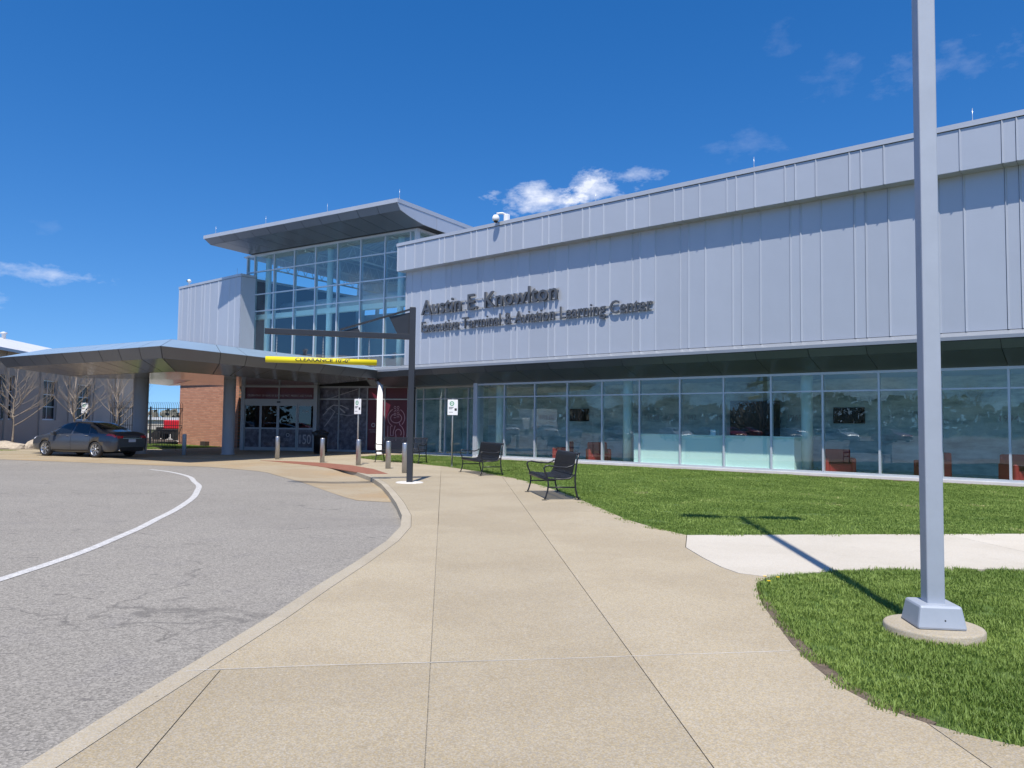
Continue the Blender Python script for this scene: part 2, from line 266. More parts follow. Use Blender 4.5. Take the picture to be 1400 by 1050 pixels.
# ------------------------------------------------------------ mesh helpers
WM = {}
class MB:
    def __init__(s): s.v = []; s.f = []; s.sm = []
    def add(s, vs, fs, smooth=False):
        n = len(s.v); s.v += [tuple(p) for p in vs]; s.f += [tuple(i+n for i in f) for f in fs]; s.sm += [smooth]*len(fs); return s
    def box(s, x0, x1, y0, y1, z0, z1):
        if x0 > x1: x0, x1 = x1, x0
        if y0 > y1: y0, y1 = y1, y0
        if z0 > z1: z0, z1 = z1, z0
        return s.add([(x0,y0,z0),(x1,y0,z0),(x1,y1,z0),(x0,y1,z0),(x0,y0,z1),(x1,y0,z1),(x1,y1,z1),(x0,y1,z1)],
                     [(0,3,2,1),(4,5,6,7),(0,1,5,4),(1,2,6,5),(2,3,7,6),(3,0,4,7)])
    def prism(s, poly, z0, z1):
        n = len(poly); vs = [(x, y, z0) for x, y in poly]+[(x, y, z1) for x, y in poly]
        return s.add(vs, [tuple(range(n-1, -1, -1)), tuple(range(n, 2*n))]+[(i, (i+1) % n, n+(i+1) % n, n+i) for i in range(n)])
    def slab(s, quad, t):
        """a flat polygon (3D points) given thickness t against its normal"""
        q = [Vector(p) for p in quad]; nrm = (q[1]-q[0]).cross(q[2]-q[0]).normalized(); b_ = [p-nrm*t for p in q]; n = len(q)
        return s.add(q+b_, [tuple(range(n)), tuple(range(2*n-1, n-1, -1))]+[(i, n+i, n+(i+1) % n, (i+1) % n) for i in range(n)])
    def extr(s, prof, axis_pts):
        """profile polygon [(a,b)] swept between two frames: axis_pts = [(origin, A, B), ...]"""
        n = len(prof); vs = []
        for o, A_, B_ in axis_pts:
            o = Vector(o); A_ = Vector(A_); B_ = Vector(B_); vs += [o+A_*a+B_*b for a, b in prof]
        fs = []
        for k in range(len(axis_pts)-1):
            for i in range(n): fs.append((k*n+i, k*n+(i+1) % n, (k+1)*n+(i+1) % n, (k+1)*n+i))
        fs += [tuple(range(n-1, -1, -1)), tuple(range((len(axis_pts)-1)*n, len(axis_pts)*n))]
        return s.add(vs, fs)
    def tube(s, pts, r, n=8, cap=True, smooth=True):
        pts = [Vector(p) for p in pts]; rs = r if isinstance(r, (list, tuple)) else [r]*len(pts)
        vs = []; prev = None
        for i, p in enumerate(pts):
            d = (pts[min(i+1, len(pts)-1)]-pts[max(i-1, 0)]).normalized()
            if prev is None: a = d.orthogonal().normalized()
            else:
                a = prev - d*prev.dot(d); a = a.normalized() if a.length > 1e-6 else d.orthogonal().normalized()
            prev = a; b_ = d.cross(a)
            vs += [p+(a*cos(2*pi*k/n)+b_*sin(2*pi*k/n))*rs[i] for k in range(n)]
        fs = [(i*n+k, i*n+(k+1) % n, (i+1)*n+(k+1) % n, (i+1)*n+k) for i in range(len(pts)-1) for k in range(n)]
        s.add(vs, fs, smooth)
        if cap:
            m0 = len(s.v)-len(vs); s.f += [tuple(m0+k for k in range(n-1, -1, -1)), tuple(m0+(len(pts)-1)*n+k for k in range(n))]; s.sm += [False, False]
        return s
    def lathe(s, prof, c=(0, 0), n=24, smooth=True, cap=True):
        vs = [(c[0]+r*cos(2*pi*k/n), c[1]+r*sin(2*pi*k/n), z) for r, z in prof for k in range(n)]
        fs = [(i*n+k, i*n+(k+1) % n, (i+1)*n+(k+1) % n, (i+1)*n+k) for i in range(len(prof)-1) for k in range(n)]
        s.add(vs, fs, smooth); m0 = len(s.v)-len(vs)
        if cap and prof[0][0] > 1e-4: s.f.append(tuple(m0+k for k in range(n-1, -1, -1))); s.sm.append(False)
        if cap and prof[-1][0] > 1e-4: s.f.append(tuple(m0+(len(prof)-1)*n+k for k in range(n))); s.sm.append(False)
        return s
    def mesh(s, name):
        me = bpy.data.meshes.new(name); me.from_pydata(s.v, [], s.f); me.polygons.foreach_set('use_smooth', s.sm); me.update(); return me
def frame(o, xdir):
    x = Vector((xdir[0], xdir[1], 0)).normalized(); y = Vector((-x.y, x.x, 0)); mm = Matrix.Identity(4)
    for j in range(3): mm[j][0] = x[j]; mm[j][1] = y[j]
    mm.translation = o; return mm
def tag(o, label=None, cat=None, group=None, kind=None):
    if label: o['label'] = label
    if cat: o['category'] = cat
    if group: o['group'] = group
    if kind: o['kind'] = kind
    return o
def place(o, parent, fr=None):
    if parent is None:
        w = fr if fr is not None else Matrix.Identity(4); o.matrix_world = w
    else:
        o.parent = parent; pw = WM[parent.name]; w = fr if fr is not None else pw
        o.matrix_local = pw.inverted() @ w
    WM[o.name] = w.copy(); return o
def empty(name, loc, label, cat, group=None, rz=0):
    o = bpy.data.objects.new(name, None); o.empty_display_size = .2; COL.objects.link(o)
    w = Matrix.Translation(loc) @ Matrix.Rotation(rz, 4, 'Z'); place(o, None, w); return tag(o, label, cat, group)
def obj(name, mb, material, parent=None, fr=None, bevel=None, fixn=False):
    me = mb.mesh(name) if isinstance(mb, MB) else mb
    if isinstance(mb, MB): me.materials.append(MT[material] if isinstance(material, str) else material)
    if fixn:
        b_ = bmesh.new(); b_.from_mesh(me); bmesh.ops.recalc_face_normals(b_, faces=b_.faces); b_.to_mesh(me); b_.free()
    o = bpy.data.objects.new(name, me); COL.objects.link(o); place(o, parent, fr)
    if bevel:
        md = o.modifiers.new('bevel', 'BEVEL'); md.width = bevel; md.segments = 2; md.limit_method = 'ANGLE'; md.angle_limit = radians(40)
    return o
def copy_tree(o, w, parent=None):
    c = o.copy(); COL.objects.link(c)
    if parent is None: c.parent = None; c.matrix_world = w; WM[c.name] = w.copy()
    else: c.parent = parent
    for ch in [x for x in bpy.data.objects if x.parent == o]: copy_tree(ch, None, c)
    return c
def struct(name, mb, material, parent=None, fr=None):
    o = obj(name, mb, material, parent, fr)
    if parent is None: o['kind'] = 'structure'
    return o
_txt = {}
def textmesh(body, size=1, ext=0.0, bold=0.0, font_shear=0):
    c = bpy.data.curves.new('t', 'FONT'); c.body = body; c.size = size; c.extrude = ext; c.offset = bold; c.shear = font_shear; c.resolution_u = 3
    o = bpy.data.objects.new('t', c); COL.objects.link(o); dg = bpy.context.evaluated_depsgraph_get(); dg.update()
    me = bpy.data.meshes.new_from_object(o.evaluated_get(dg)); bpy.data.objects.remove(o); bpy.data.curves.remove(c); return me
def bbox(me):
    xs = [v.co.x for v in me.vertices]; ys = [v.co.y for v in me.vertices]
    return (min(xs), max(xs), min(ys), max(ys)) if xs else (0, 0, 0, 0)
def textobj(name, body, material, parent, fr, x, z, w=None, h=None, y=0., ext=.002, bold=0., both=False, center=True, facing=1):
    """flat lettering standing in the frame's x-z plane, read from +y side when facing=1 (x runs right to left)"""
    me = textmesh(body, 1, 0, bold); a, b_, c_, d_ = bbox(me); sx = (w/(b_-a)) if w else None; sz = (h/(d_-c_)) if h else sx
    sx = sx or sz
    for v in me.vertices:
        X = (v.co.x-(a+b_)/2 if center else v.co.x-a)*sx; Z = (v.co.y-(c_+d_)/2 if center else v.co.y)*sz
        v.co = (x-facing*X, y, z+Z)
    me.materials.append(MT[material]); me.update()
    return obj(name, me, None, parent, fr)
# ============================================================ GROUND
CURB = [(-2.3, -6), (-2.25, 2.0), (-2.19, 3.5), (-2.13, 4.2), (-2.03, 5.2), (-1.93, 6.2), (-1.85, 7.35), (-1.74, 8.6), (-1.64, 10.2), (-1.66, 11.6), (-1.84, 13.0), (-2.24, 15.0), (-2.75, 17.25), (-3.30, 19.5), (-3.95, 21.7), (-4.85, 24.0), (-5.55, 25.3), (-6.3, 26.46), (-7.75, 28.3), (-9.3, 30.0), (-10.9, 30.9), (-12.4, 31.7), (-14.0, 32.4), (-16.3, 33.1), (-22.2, 33.2), (-70, 33.4)]
GL = [(-6.82, 35.14), (-6.57, 33.16), (-5.0, 31.05), (-3.64, 29.35), (-2.31, 27.6), (-1.0, 24.9), (0.03, 22.4), (.9, 19.2), (1.42, 16.4), (1.74, 14.2), (1.94, 12.81), (2.21, 11.85), (2.54, 11.06)]
PALE = [(2.54, 11.06), (2.27, 9.95), (2.30, 9.2), (2.36, 8.6), (2.45, 8.25), (2.71, 8.06)]
GR = [(2.71, 8.06), (2.48, 7.75), (2.38, 7.4), (2.24, 6.83), (2.14, 6.2), (2.05, 5.6), (2.01, 5.1), (2.01, 4.72), (2.09, 4.39), (2.24, 4.15), (2.41, 3.97), (2.62, 3.83), (3.0, 3.62), (3.6, 3.4), (5.2, 3.1)]
def inband(x, y):   # how far the road lies below the walk: a raised kerb between the two ramps
    pts = [(-2.3, 14.6), (-2.9, 18), (-3.6, 20.8), (-4.6, 23.5)]
    best = 9
    for (ax, ay), (bx, by) in zip(pts[:-1], pts[1:]):
        t = max(0, min(1, ((x-ax)*(bx-ax)+(y-ay)*(by-ay))/((bx-ax)**2+(by-ay)**2))); best = min(best, math.hypot(x-ax-t*(bx-ax), y-ay-t*(by-ay)))
    k = max(0, min(1, 1-(best-1.0)/2.6)); k = k*k*(3-2*k)
    return -.012-.115*k
g = MB(); g.add([(-1500, -1500, -.35), (1500, -1500, -.35), (1500, 2500, -.35), (-1500, 2500, -.35)], [(0, 1, 2, 3)])
MT['field'] = mat('distant_field', (.085, .12, .035), .95, var=(.02, .25), col2=(.13, .13, .06))
struct('ground', g, 'field')
g = MB(); xs = [-95+i*5 for i in range(13)]+[-30+i*1.0 for i in range(12)]+[-18+i*.5 for i in range(33)]+[-1.5, 0, 2]; ys = [-70+5*i for i in range(12)]+[-10+2*i for i in range(9)]+[8+.5*i for i in range(56)]+[38]
xs = sorted(set(xs)); ys = sorted(set(ys))
vs = [(x, y, inband(x, y)) for y in ys for x in xs]; nx = len(xs)
g.add(vs, [(j*nx+i, j*nx+i+1, (j+1)*nx+i+1, (j+1)*nx+i) for j in range(len(ys)-1) for i in range(nx-1)], True)
struct('road', g, 'asphalt')
# concrete apron across the mouth of the drive
AP = [(-70, 30.2), (-24, 29.6), (-19.5, 29.0), (-15.5, 27.6), (-12.13, 26.3), (-10.34, 25.97), (-7.56, 23.7), (-5.66, 20.8), (-4.2, 18.1), (-3.4, 16.6), (-2.7, 16.29)]
g = MB(); up = [(x+.35, y) for x, y in CURB if y > 16.3]
# strip the apron between its road edge and the kerb
rows = 24; L = []
def along(pts, t):
    ds = [0]
    for a, b in zip(pts[:-1], pts[1:]): ds.append(ds[-1]+math.dist(a, b))
    q = t*ds[-1]
    for i in range(len(pts)-1):
        if q <= ds[i+1] or i == len(pts)-2:
            k = (q-ds[i])/(ds[i+1]-ds[i]); return (pts[i][0]+k*(pts[i+1][0]-pts[i][0]), pts[i][1]+k*(pts[i+1][1]-pts[i][1]))
APr = AP[::-1][:-1]; UPr = [(-2.4, 16.3)]+[(x+.3, y+.1) for x, y in CURB[12:-1]]
APr = APr+[(-24.5, 29.6)]
nj = 40; ni = 14; vs = []
for j in range(nj+1):
    a = along(APr, j/nj); b = along(UPr, j/nj)
    for i in range(ni+1):
        x = a[0]+(b[0]-a[0])*i/ni; y = a[1]+(b[1]-a[1])*i/ni; vs.append((x, y, inband(x, y)+.006))
g.add(vs, [(j*(ni+1)+i, j*(ni+1)+i+1, (j+1)*(ni+1)+i+1, (j+1)*(ni+1)+i) for j in range(nj) for i in range(ni)], True)
struct('road_apron', g, 'apron')
g = MB(); g.add([(-70, 29.7, -.006), (-24.4, 29.62, -.006), (-24.4, 33.3, -.006), (-70, 33.5, -.006)], [(0, 1, 2, 3)]); struct('road_apron', g, 'apron')
# white edge line
ARC = [(-11.39, 24.15), (-10.6, 23.45), (-9.77, 22.47), (-8.9, 21.2), (-8.14, 19.67), (-7.5, 18.4), (-6.99, 17.07), (-6.5, 15.7), (-6.15, 14.48), (-5.85, 13.3), (-5.61, 12.16), (-5.4, 11.2), (-5.25, 10.3), (-5.12, 9.5), (-5.03, 8.7), (-4.98, 7.6), (-4.96, 6), (-4.95, 2)]
def ribbon(mb, pts, w, z):
    P = [Vector((x, y, 0)) for x, y in pts]; vs = []
    for i, p in enumerate(P):
        d = (P[min(i+1, len(P)-1)]-P[max(i-1, 0)]).normalized(); nn = Vector((-d.y, d.x, 0))*w/2
        for q in (p-nn, p+nn): vs.append((q.x, q.y, (inband(q.x, q.y) if z is None else 0)+(.005 if z is None else z)))
    return mb.add(vs, [(2*i, 2*i+1, 2*i+3, 2*i+2) for i in range(len(P)-1)], True)
g = MB(); 
def smooth_line(P, n=6):
    out = []
    for i in range(len(P)-1):
        p0, p1, p2, p3 = P[max(i-1, 0)], P[i], P[i+1], P[min(i+2, len(P)-1)]
        for k in range(n):
            t = k/n; out.append(tuple(.5*(2*p1[j]+(p2[j]-p0[j])*t+(2*p0[j]-5*p1[j]+4*p2[j]-p3[j])*t*t+(3*p1[j]-p0[j]-3*p2[j]+p3[j])*t**3) for j in (0, 1)))
    return out+[P[-1]]
ribbon(g, smooth_line(ARC), .125, None); struct('road_marking', g, 'roadpaint')
# --------- the walk: one polygon cut into slabs by its joints
def clip(poly, p, q, keep, gap=.005):
    """half of poly on the left (keep=1) or right (keep=-1) of the line p->q, less half the joint"""
    d = Vector((q[0]-p[0], q[1]-p[1])).normalized(); nn = Vector((-d.y, d.x))*keep
    f = lambda a: (a[0]-p[0])*nn.x+(a[1]-p[1])*nn.y-gap
    out = []
    for i in range(len(poly)):
        a, b = poly[i], poly[(i+1) % len(poly)]; fa, fb = f(a), f(b)
        if fa >= 0: out.append(a)
        if (fa >= 0) != (fb >= 0):
            t = fa/(fa-fb); out.append((a[0]+(b[0]-a[0])*t, a[1]+(b[1]-a[1])*t))
    return out
def split(polys, p, q, sel=None, gap=.0032):
    out = []
    for P in polys:
        if sel and not sel(P): out.append(P); continue
        for k in (1, -1):
            c = clip(P, p, q, k, gap)
            if len(c) > 2 and abs(sum(c[i][0]*c[(i+1) % len(c)][1]-c[(i+1) % len(c)][0]*c[i][1] for i in range(len(c))))/2 > .02: out.append(c)
    return out
cen = lambda P: (sum(p[0] for p in P)/len(P), sum(p[1] for p in P)/len(P))
FLAT = CURB[:20]
def inner(pts, w):
    P = [Vector((x, y)) for x, y in pts]; o = []
    for i, p in enumerate(P):
        d = (P[min(i+1, len(P)-1)]-P[max(i-1, 0)]).normalized(); o.append((p.x+d.y*w, p.y-d.x*w))
    return o
nb = 20
curb_in = inner(CURB[:nb], .155)
def slab_obj(P, material, parent, top=0., name='slab', drop=.30):
    me = bpy.data.meshes.new(name); b_ = bmesh.new(); vs = [b_.verts.new((x, y, top)) for x, y in P]; f = b_.faces.new(vs)
    if f.normal.z < 0: f.normal_flip()
    b_.normal_update()
    if f.normal.z < 0: bmesh.ops.reverse_faces(b_, faces=[f])
    r = bmesh.ops.extrude_face_region(b_, geom=[f]); 
    for v in [e for e in r['geom'] if isinstance(e, bmesh.types.BMVert)]: v.co.z -= drop
    bmesh.ops.triangulate(b_, faces=b_.faces[:]); bmesh.ops.recalc_face_normals(b_, faces=b_.faces[:])
    b_.to_mesh(me); b_.free(); me.materials.append(MT[material]); o = bpy.data.objects.new(name, me); COL.objects.link(o); return place(o, parent)
base = MB(); base.add([(-70, -6, -.33), (8, -6, -.33), (8, 50, -.33), (-70, 50, -.33)], [(0, 1, 2, 3)])
walk = struct('sidewalk', base, 'soil')
# kerb band
cuts = [0, 3, 5, 8, 11, 13, 15, 17, 19]
for a, b in zip(cuts[:-1], cuts[1:]):
    slab_obj([*CURB[a:b+1], *curb_in[a:b+1][::-1]], 'curb', walk, 0, 'kerb_stone')
main_ = curb_in[:nb]+CURB[nb:]+[(-70, 37.2), (-27, 37.2), (-24, 38.5), (-22.5, 40.3), (-19.2, 40.3), (-18.2, 41.3), (-17.2, 44.0), (-16.9, 47.5), (-3.5, 47.5), (-3.5, 37.2), (-6.43, 35.97)]+GL+PALE[1:]+GR[1:]+[(6, 2.9), (6, -6)]
main_ = [(x+(.006 if (x, y) in curb_in else 0), y) for x, y in main_]
near = lambda P: cen(P)[1] < 20
P1 = split([main_], (-0.52, 5.17), (-1.62, 17.5))                                    # joint through the middle of the walk
J = []
for P in P1: J += split([P], (-2.2, 4.83), (2.4, 5.50)) if True else [P]
P2 = []
for P in J:   # right-hand joint
    if cen(P)[0] > -1.5 and max(p[1] for p in P) <= 48 and max(p[0] for p in P) > 1: P2 += split([P], (.95, 3.59), (.03, 18.18))
    else: P2.append(P)
P3 = []
for P in P2: P3 += split([P], (-1.66, 3.40), (-1.93, 6.0)) if max(p[1] for p in P) < 6 and cen(P)[0] < -.6 else [P]
P4 = []
for P in P3: P4 += split([P], (2.24, 4.14), (2.30, 1.0)) if max(p[1] for p in P) < 9 and cen(P)[0] > 1.2 else [P]
P5 = P4
for yy in (13.6, 22.5, 29.0): P5 = split(P5, (-8, yy-.4), (4, yy+.5), lambda P: max(p[1] for p in P) > yy > min(p[1] for p in P) and True)
P5 = split(P5, (-8.5, 28), (-7.0, 48)); P5 = split(P5, (-14, 30), (-13.0, 48)); P5 = split(P5, (-20, 36.6), (-5, 35.2), lambda P: max(p[1] for p in P) > 35)
for P in P5: slab_obj(P, 'walk', walk)
# pale sealant left on the cross joint
g = MB(); ribbon(g, [(-2.02, 4.855), (-1.2, 5.0), (-.52, 5.08), (.4, 5.205), (1.2, 5.325), (1.98, 5.438)], .0075, .0015); obj('joint_sealant', g, mat('joint_sealant_grey', (.56, .54, .50), .8, var=(2.5, .25)), walk)
g = MB(); PW = [(2.54+.01, 11.06), (2.28, 9.95), (2.31, 9.2), (2.37, 8.6), (2.46, 8.26), (2.72, 8.07), (3.46, 8.42), (3.99, 8.58), (5.78, 8.68), (22, 9.6), (22, 13.6), (7.74, 11.62)]
pb = MB(); pb.add([(2, 8, -.34), (22, 8, -.34), (22, 13.6, -.34), (2, 13.6, -.34)], [(0, 1, 2, 3)])
path = struct('side_path', pb, 'soil')
for P in split(split([PW], (6.9, 7), (6.3, 14)), (12.5, 7), (12, 14)): slab_obj(P, 'pale', path, .001)
# concrete disc round the foot of the clearance post, terracotta crossing strip
TER = [(-9.97, 30.38), (-8.6, 29.95), (-7.0, 28.95), (-5.73, 27.6), (-4.6, 25.6), (-3.74, 23.3), (-4.35, 23.15), (-5.08, 24.35), (-6.04, 25.85), (-7.2, 27.4), (-8.15, 28.5), (-9.3, 29.75)]
slab_obj(TER[::-1], 'terra', walk, .005, 'paving_strip', .02)

# ============================================================ TERMINAL BUILDING
O_ = Vector((14.3, 21.4, 0)); UD = (-.76492, .64412)
FB = frame(O_, UD)                       # s along the wall (away to the left), d out towards the drive, z up
bld = empty('terminal_building', O_, 'long silver airport terminal with tinted window wall and raised glass atrium', 'building')
sA = -14.0; LEFT = 24.4
# upper wall
w = MB(); w.box(sA, LEFT, -13, 1.17, 4.28, 10.05); uw = obj('upper_wall', w, 'joint', bld, FB)
seams = [24.4, 24.0, 23.36, 22.73]; k = 0
while seams[-1] > sA+.5:
    base_ = 21.73-1.966*k
    for q in (base_, base_-.33, base_-.97):
        seams.append(q)
    k += 1
panel_cache = {}
def panel(name, s0, s1, z0, z1, d, parent, rib=True, th=.028, m=None):
    key = (round(s1-s0, 2), round(z1-z0, 2), m or random.choice(['panel', 'panel', 'panel2']))
    if key not in panel_cache:
        wd_ = s1-s0-.010; b = MB(); b.box(0, wd_, -th, 0, 0, z1-z0)
        if rib: b.add([(x, y, z) for z in (0, z1-z0) for x, y in ((wd_-.055, 0), (wd_-.022, .032), (wd_-.008, .034), (wd_-.002, 0))], [(0, 1, 5, 4), (1, 2, 6, 5), (2, 3, 7, 6), (3, 0, 4, 7), (3, 2, 1, 0), (4, 5, 6, 7)])
        me = b.mesh('panel'); me.materials.append(MT[key[2]]); panel_cache[key] = me
    o = bpy.data.objects.new(name, panel_cache[key]); COL.objects.link(o); return place(o, parent, WM[parent.name] @ Matrix.Translation((s0+.005, d, z0)))
for a, b in zip(seams[:-1], seams[1:]): panel('panel', b, a, 4.30, 8.76, 1.20, uw)
f = MB(); f.box(sA, 24.55, -12.6, 1.62, 8.775, 10.0); fas = obj('roof_fascia', f, 'joint', bld, FB)
fs = [24.55]+seams[1:]
for a, b in zip(fs[:-1], fs[1:]): panel('panel', b, a, 8.76, 9.93, 1.65, fas)
t = MB(); t.box(sA, 24.59, 1.25, 1.69, 9.95, 10.10); t.box(sA, 24.59, -13, 1.25, 9.98, 10.06); t.box(24.55, 24.585, -13, 1.25, 9.9, 10.10); obj('parapet_cap', t, 'trim', fas)
us = MB()
for a, b in zip(fs[:-1], fs[1:]): us.box(b+.006, a-.006, 1.21, 1.64, 8.752, 8.768)
obj('fascia_soffit', us, 'trim', fas)
# ledge, tilted fascia and soffit under the wall
SE = 27.0
led = MB(); prof = [(1.17, 4.30), (1.44, 4.15), (1.44, 4.05), (1.17, 4.05)]
led.extr(prof, [((sA, 0, 0), (0, 1, 0), (0, 0, 1)), ((24.6, 0, 0), (0, 1, 0), (0, 0, 1))]); led.extr([(d, z-.02) for d, z in prof], [((24.6, 0, 0), (0, 1, 0), (0, 0, 1)), ((SE, 0, 0), (0, 1, 0), (0, 0, 1))])
sof = obj('wall_ledge', led, 'ledge', bld, FB, fixn=True)
core = MB(); core.add([(sA, 1.40, 4.03), (sA, 1.22, 3.83), (sA, 0.0, 3.42), (sA, 0, 4.03)], [(0, 1, 2, 3)]); core.extr([(1.39, 4.02), (1.215, 3.83), (0.0, 3.425), (-.9, 3.42), (-.9, 4.02)], [((sA, 0, 0), (0, 1, 0), (0, 0, 1)), ((SE, 0, 0), (0, 1, 0), (0, 0, 1))])
sof = obj('soffit', core, 'joint', bld, FB, fixn=True)
ms = [0.25+1.713*i for i in range(-8, 13)]   # mullions of the long window wall
ms = [s for s in ms if s > sA]; ms[-1] = 20.72
pb_ = [sA]+ms+[22.4, 23.9, 25.2, SE]
for a, b in zip(pb_[:-1], pb_[1:]):
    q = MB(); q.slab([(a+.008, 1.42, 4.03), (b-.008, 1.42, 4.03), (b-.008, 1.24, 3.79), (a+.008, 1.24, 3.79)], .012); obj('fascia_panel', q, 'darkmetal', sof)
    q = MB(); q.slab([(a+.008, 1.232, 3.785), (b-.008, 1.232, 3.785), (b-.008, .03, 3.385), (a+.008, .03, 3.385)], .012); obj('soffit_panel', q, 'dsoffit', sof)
q = MB(); q.box(20.9, SE, -1.0, .02, 3.385, 3.40); obj('soffit_panel', q, 'dsoffit', sof)
# long window wall
ww = MB(); ww.box(sA, 20.8, -.10, .04, 3.30, 3.38); ww.box(sA, 20.8, -.10, .05, .085, .16); wall_ = obj('window_wall', ww, 'alu', bld, FB)
q = MB(); q.box(sA, 20.9, -.3, .14, -.1, .085); obj('base_sill', q, 'sill', wall_)
mm_ = MB(); mm_.box(-.03, .03, -.10, .055, .16, 3.30); mme = mm_.mesh('mullion'); mme.materials.append(MT['alu'])
def inst(name, me, parent, loc, rz=0):
    o = bpy.data.objects.new(name, me); COL.objects.link(o); return place(o, parent, WM[parent.name] @ Matrix.Translation(loc) @ Matrix.Rotation(rz, 4, 'Z'))
for s in ms[:-1]: inst('mullion', mme, wall_, (s, 0, 0))
q = MB(); q.box(20.68, 20.92, -.35, .10, .0, 3.42); obj('corner_post', q, 'alu', wall_)
tcache = {}
def pane(parent, s0, s1, z0, z1, d=0., m='glass', name='pane'):
    key = (round(s1-s0, 2), round(z1-z0, 2), m)
    if key not in tcache:
        b = MB(); b.box(0, s1-s0, -.006, .006, 0, z1-z0); me = b.mesh('pane'); me.materials.append(MT[m]); tcache[key] = me
    return inst(name, tcache[key], parent, (s0, d, z0), random.uniform(-.0012, .0012))
def transom(parent, s0, s1, z, h=.05, d0=-.09, d1=.045):
    key = ('t', round(s1-s0, 2), h, d0, d1)
    if key not in tcache:
        b = MB(); b.box(0, s1-s0, d0, d1, -h/2, h/2); me = b.mesh('transom'); me.materials.append(MT['alu']); tcache[key] = me
    return inst('transom', tcache[key], parent, (s0, 0, z))
for a, b in zip(ms[:-1], ms[1:]):
    b2 = b-.03 if b < 20 else 20.68
    pane(wall_, a+.03, b2, .16, 2.735); pane(wall_, a+.03, b2, 2.785, 3.30); transom(wall_, a+.03, b2, 2.76)
# recessed window wall beside the entrance
FR = FB @ Matrix.Translation((0, -1.0, 0)); REC = [20.95, 21.6, 22.24, 23.8, 25.34, 25.9]
ww = MB(); ww.box(20.92, 25.93, -.10, .04, 3.30, 3.385); ww.box(20.92, 25.93, -.10, .05, .03, .10); rw = obj('recessed_window_wall', ww, 'alu', bld, FR)
q = MB(); q.box(20.9, 25.95, -.3, .12, -.1, .04); obj('base_sill', q, 'sill', rw)
for a, b in zip(REC[:-1], REC[1:]):
    pane(rw, a+.03, b-.03, .10, 2.745); pane(rw, a+.03, b-.03, 2.795, 3.30); transom(rw, a+.03, b-.03, 2.77)
    q = MB(); q.box(b-.03, b+.03, -.10, .05, .10, 3.30); obj('mullion', q, 'alu', rw)
# interior shell
q = MB(); q.box(sA, 26, -8.3, -.1, -.1, .03); obj('interior_floor', q, mat('interior_floor_tile', (.46, .48, .46), .25, var=(.6, .08)), bld, FB)
q = MB(); q.box(sA, 26, -8.3, -.12, 3.42, 3.46); obj('ceiling', q, mat('interior_ceiling', (.75, .77, .76), .8), bld, FB)
q = MB(); q.box(sA, 26, -4.7, -4.5, .03, 3.42); q.box(26, 26.1, -4.5, -1.2, .03, 3.42); bw = obj('interior_wall', q, 'muralwall', bld, FB)
for s, tx in ((19.0, '1917'), (14.2, '1928'), (12.4, '1942'), (10.9, '1957'), (7.9, '1967'), (5.6, '1976'), (3.2, '1980'), (.8, '1994')):
    textobj('year_lettering', tx, 'greytext', bw, None, s, 1.95, h=.22, y=-4.49)
for s in (20.1, 13.3, 6.2, -.8, -7.8):
    q = MB(); q.lathe([(.19, .03), (.19, 3.42)], (s, -.85), 20); obj('interior_column', q, 'mint', bld, FB)
q = MB(); q.box(8.4, 10.2, -4.2, -3.6, .03, 2.6); obj('dark_partition', q, 'screen', bld, FB)
# name lettering
ns = MB()
ns.box(15.25, 23.15, 1.24, 1.27, 6.62, 6.66); ns.box(15.25, 23.15, 1.24, 1.27, 7.02, 7.06); ns.box(10.95, 23.15, 1.24, 1.27, 5.80, 5.835); ns.box(10.95, 23.15, 1.24, 1.27, 6.08, 6.115)
for s in (22.6, 20.4, 18.2, 16.0): ns.box(s, s+.03, 1.2, 1.24, 5.78, 7.06)
for s in (13.5, 11.5): ns.box(s, s+.03, 1.2, 1.24, 5.78, 6.12)
nsg = obj('name_sign', ns, 'trim', bld, FB)
def letters(line, sL, sR, zb, cap, ext):
    full = textmesh(line); A0, A1, _, _ = bbox(full); k = (sL-sR)/(A1-A0); H = bbox(textmesh('E')); kz = cap/(H[3]-H[2]); cache = {}
    for i, ch in enumerate(line):
        if ch == ' ': continue
        pre = textmesh(line[:i+1]); pr = bbox(pre)[1]
        if ch not in cache:
            me = textmesh(ch, 1, .5, .008); a, b_, c_, d_ = bbox(textmesh(ch))
            for v in me.vertices: v.co = (-(v.co.x-b_)*k, v.co.z*ext*2*.5, v.co.y*kz)
            me.materials.append(MT['lettermetal']); me.name = 'letter'; 
            bb = bmesh.new(); bb.from_mesh(me); bmesh.ops.recalc_face_normals(bb, faces=bb.faces[:]); bb.to_mesh(me); bb.free(); cache[ch] = me
        inst('letter', cache[ch], nsg, (sL-(pr-A0)*k, 1.25+ext/2+.02, zb))
letters('Austin E. Knowlton', 23.15, 15.27, 6.59, .66, .09)
letters('Executive Terminal & Aviation Learning Center', 23.15, 10.97, 5.78, .48, .06)
# lightning rods and roof camera
def rod(p, h=.45, parent=bld, fr=None):
    q = MB(); q.tube([(0, 0, 0), (0, 0, h)], [.012, .006], 6); q.box(-.04, .04, -.04, .04, -.01, .02); obj('lightning_rod', q, 'rodm', parent, (fr or FB) @ Matrix.Translation(p))
for s in (7.1, .8, 13.4, -5): rod((s, 1.4, 10.1))
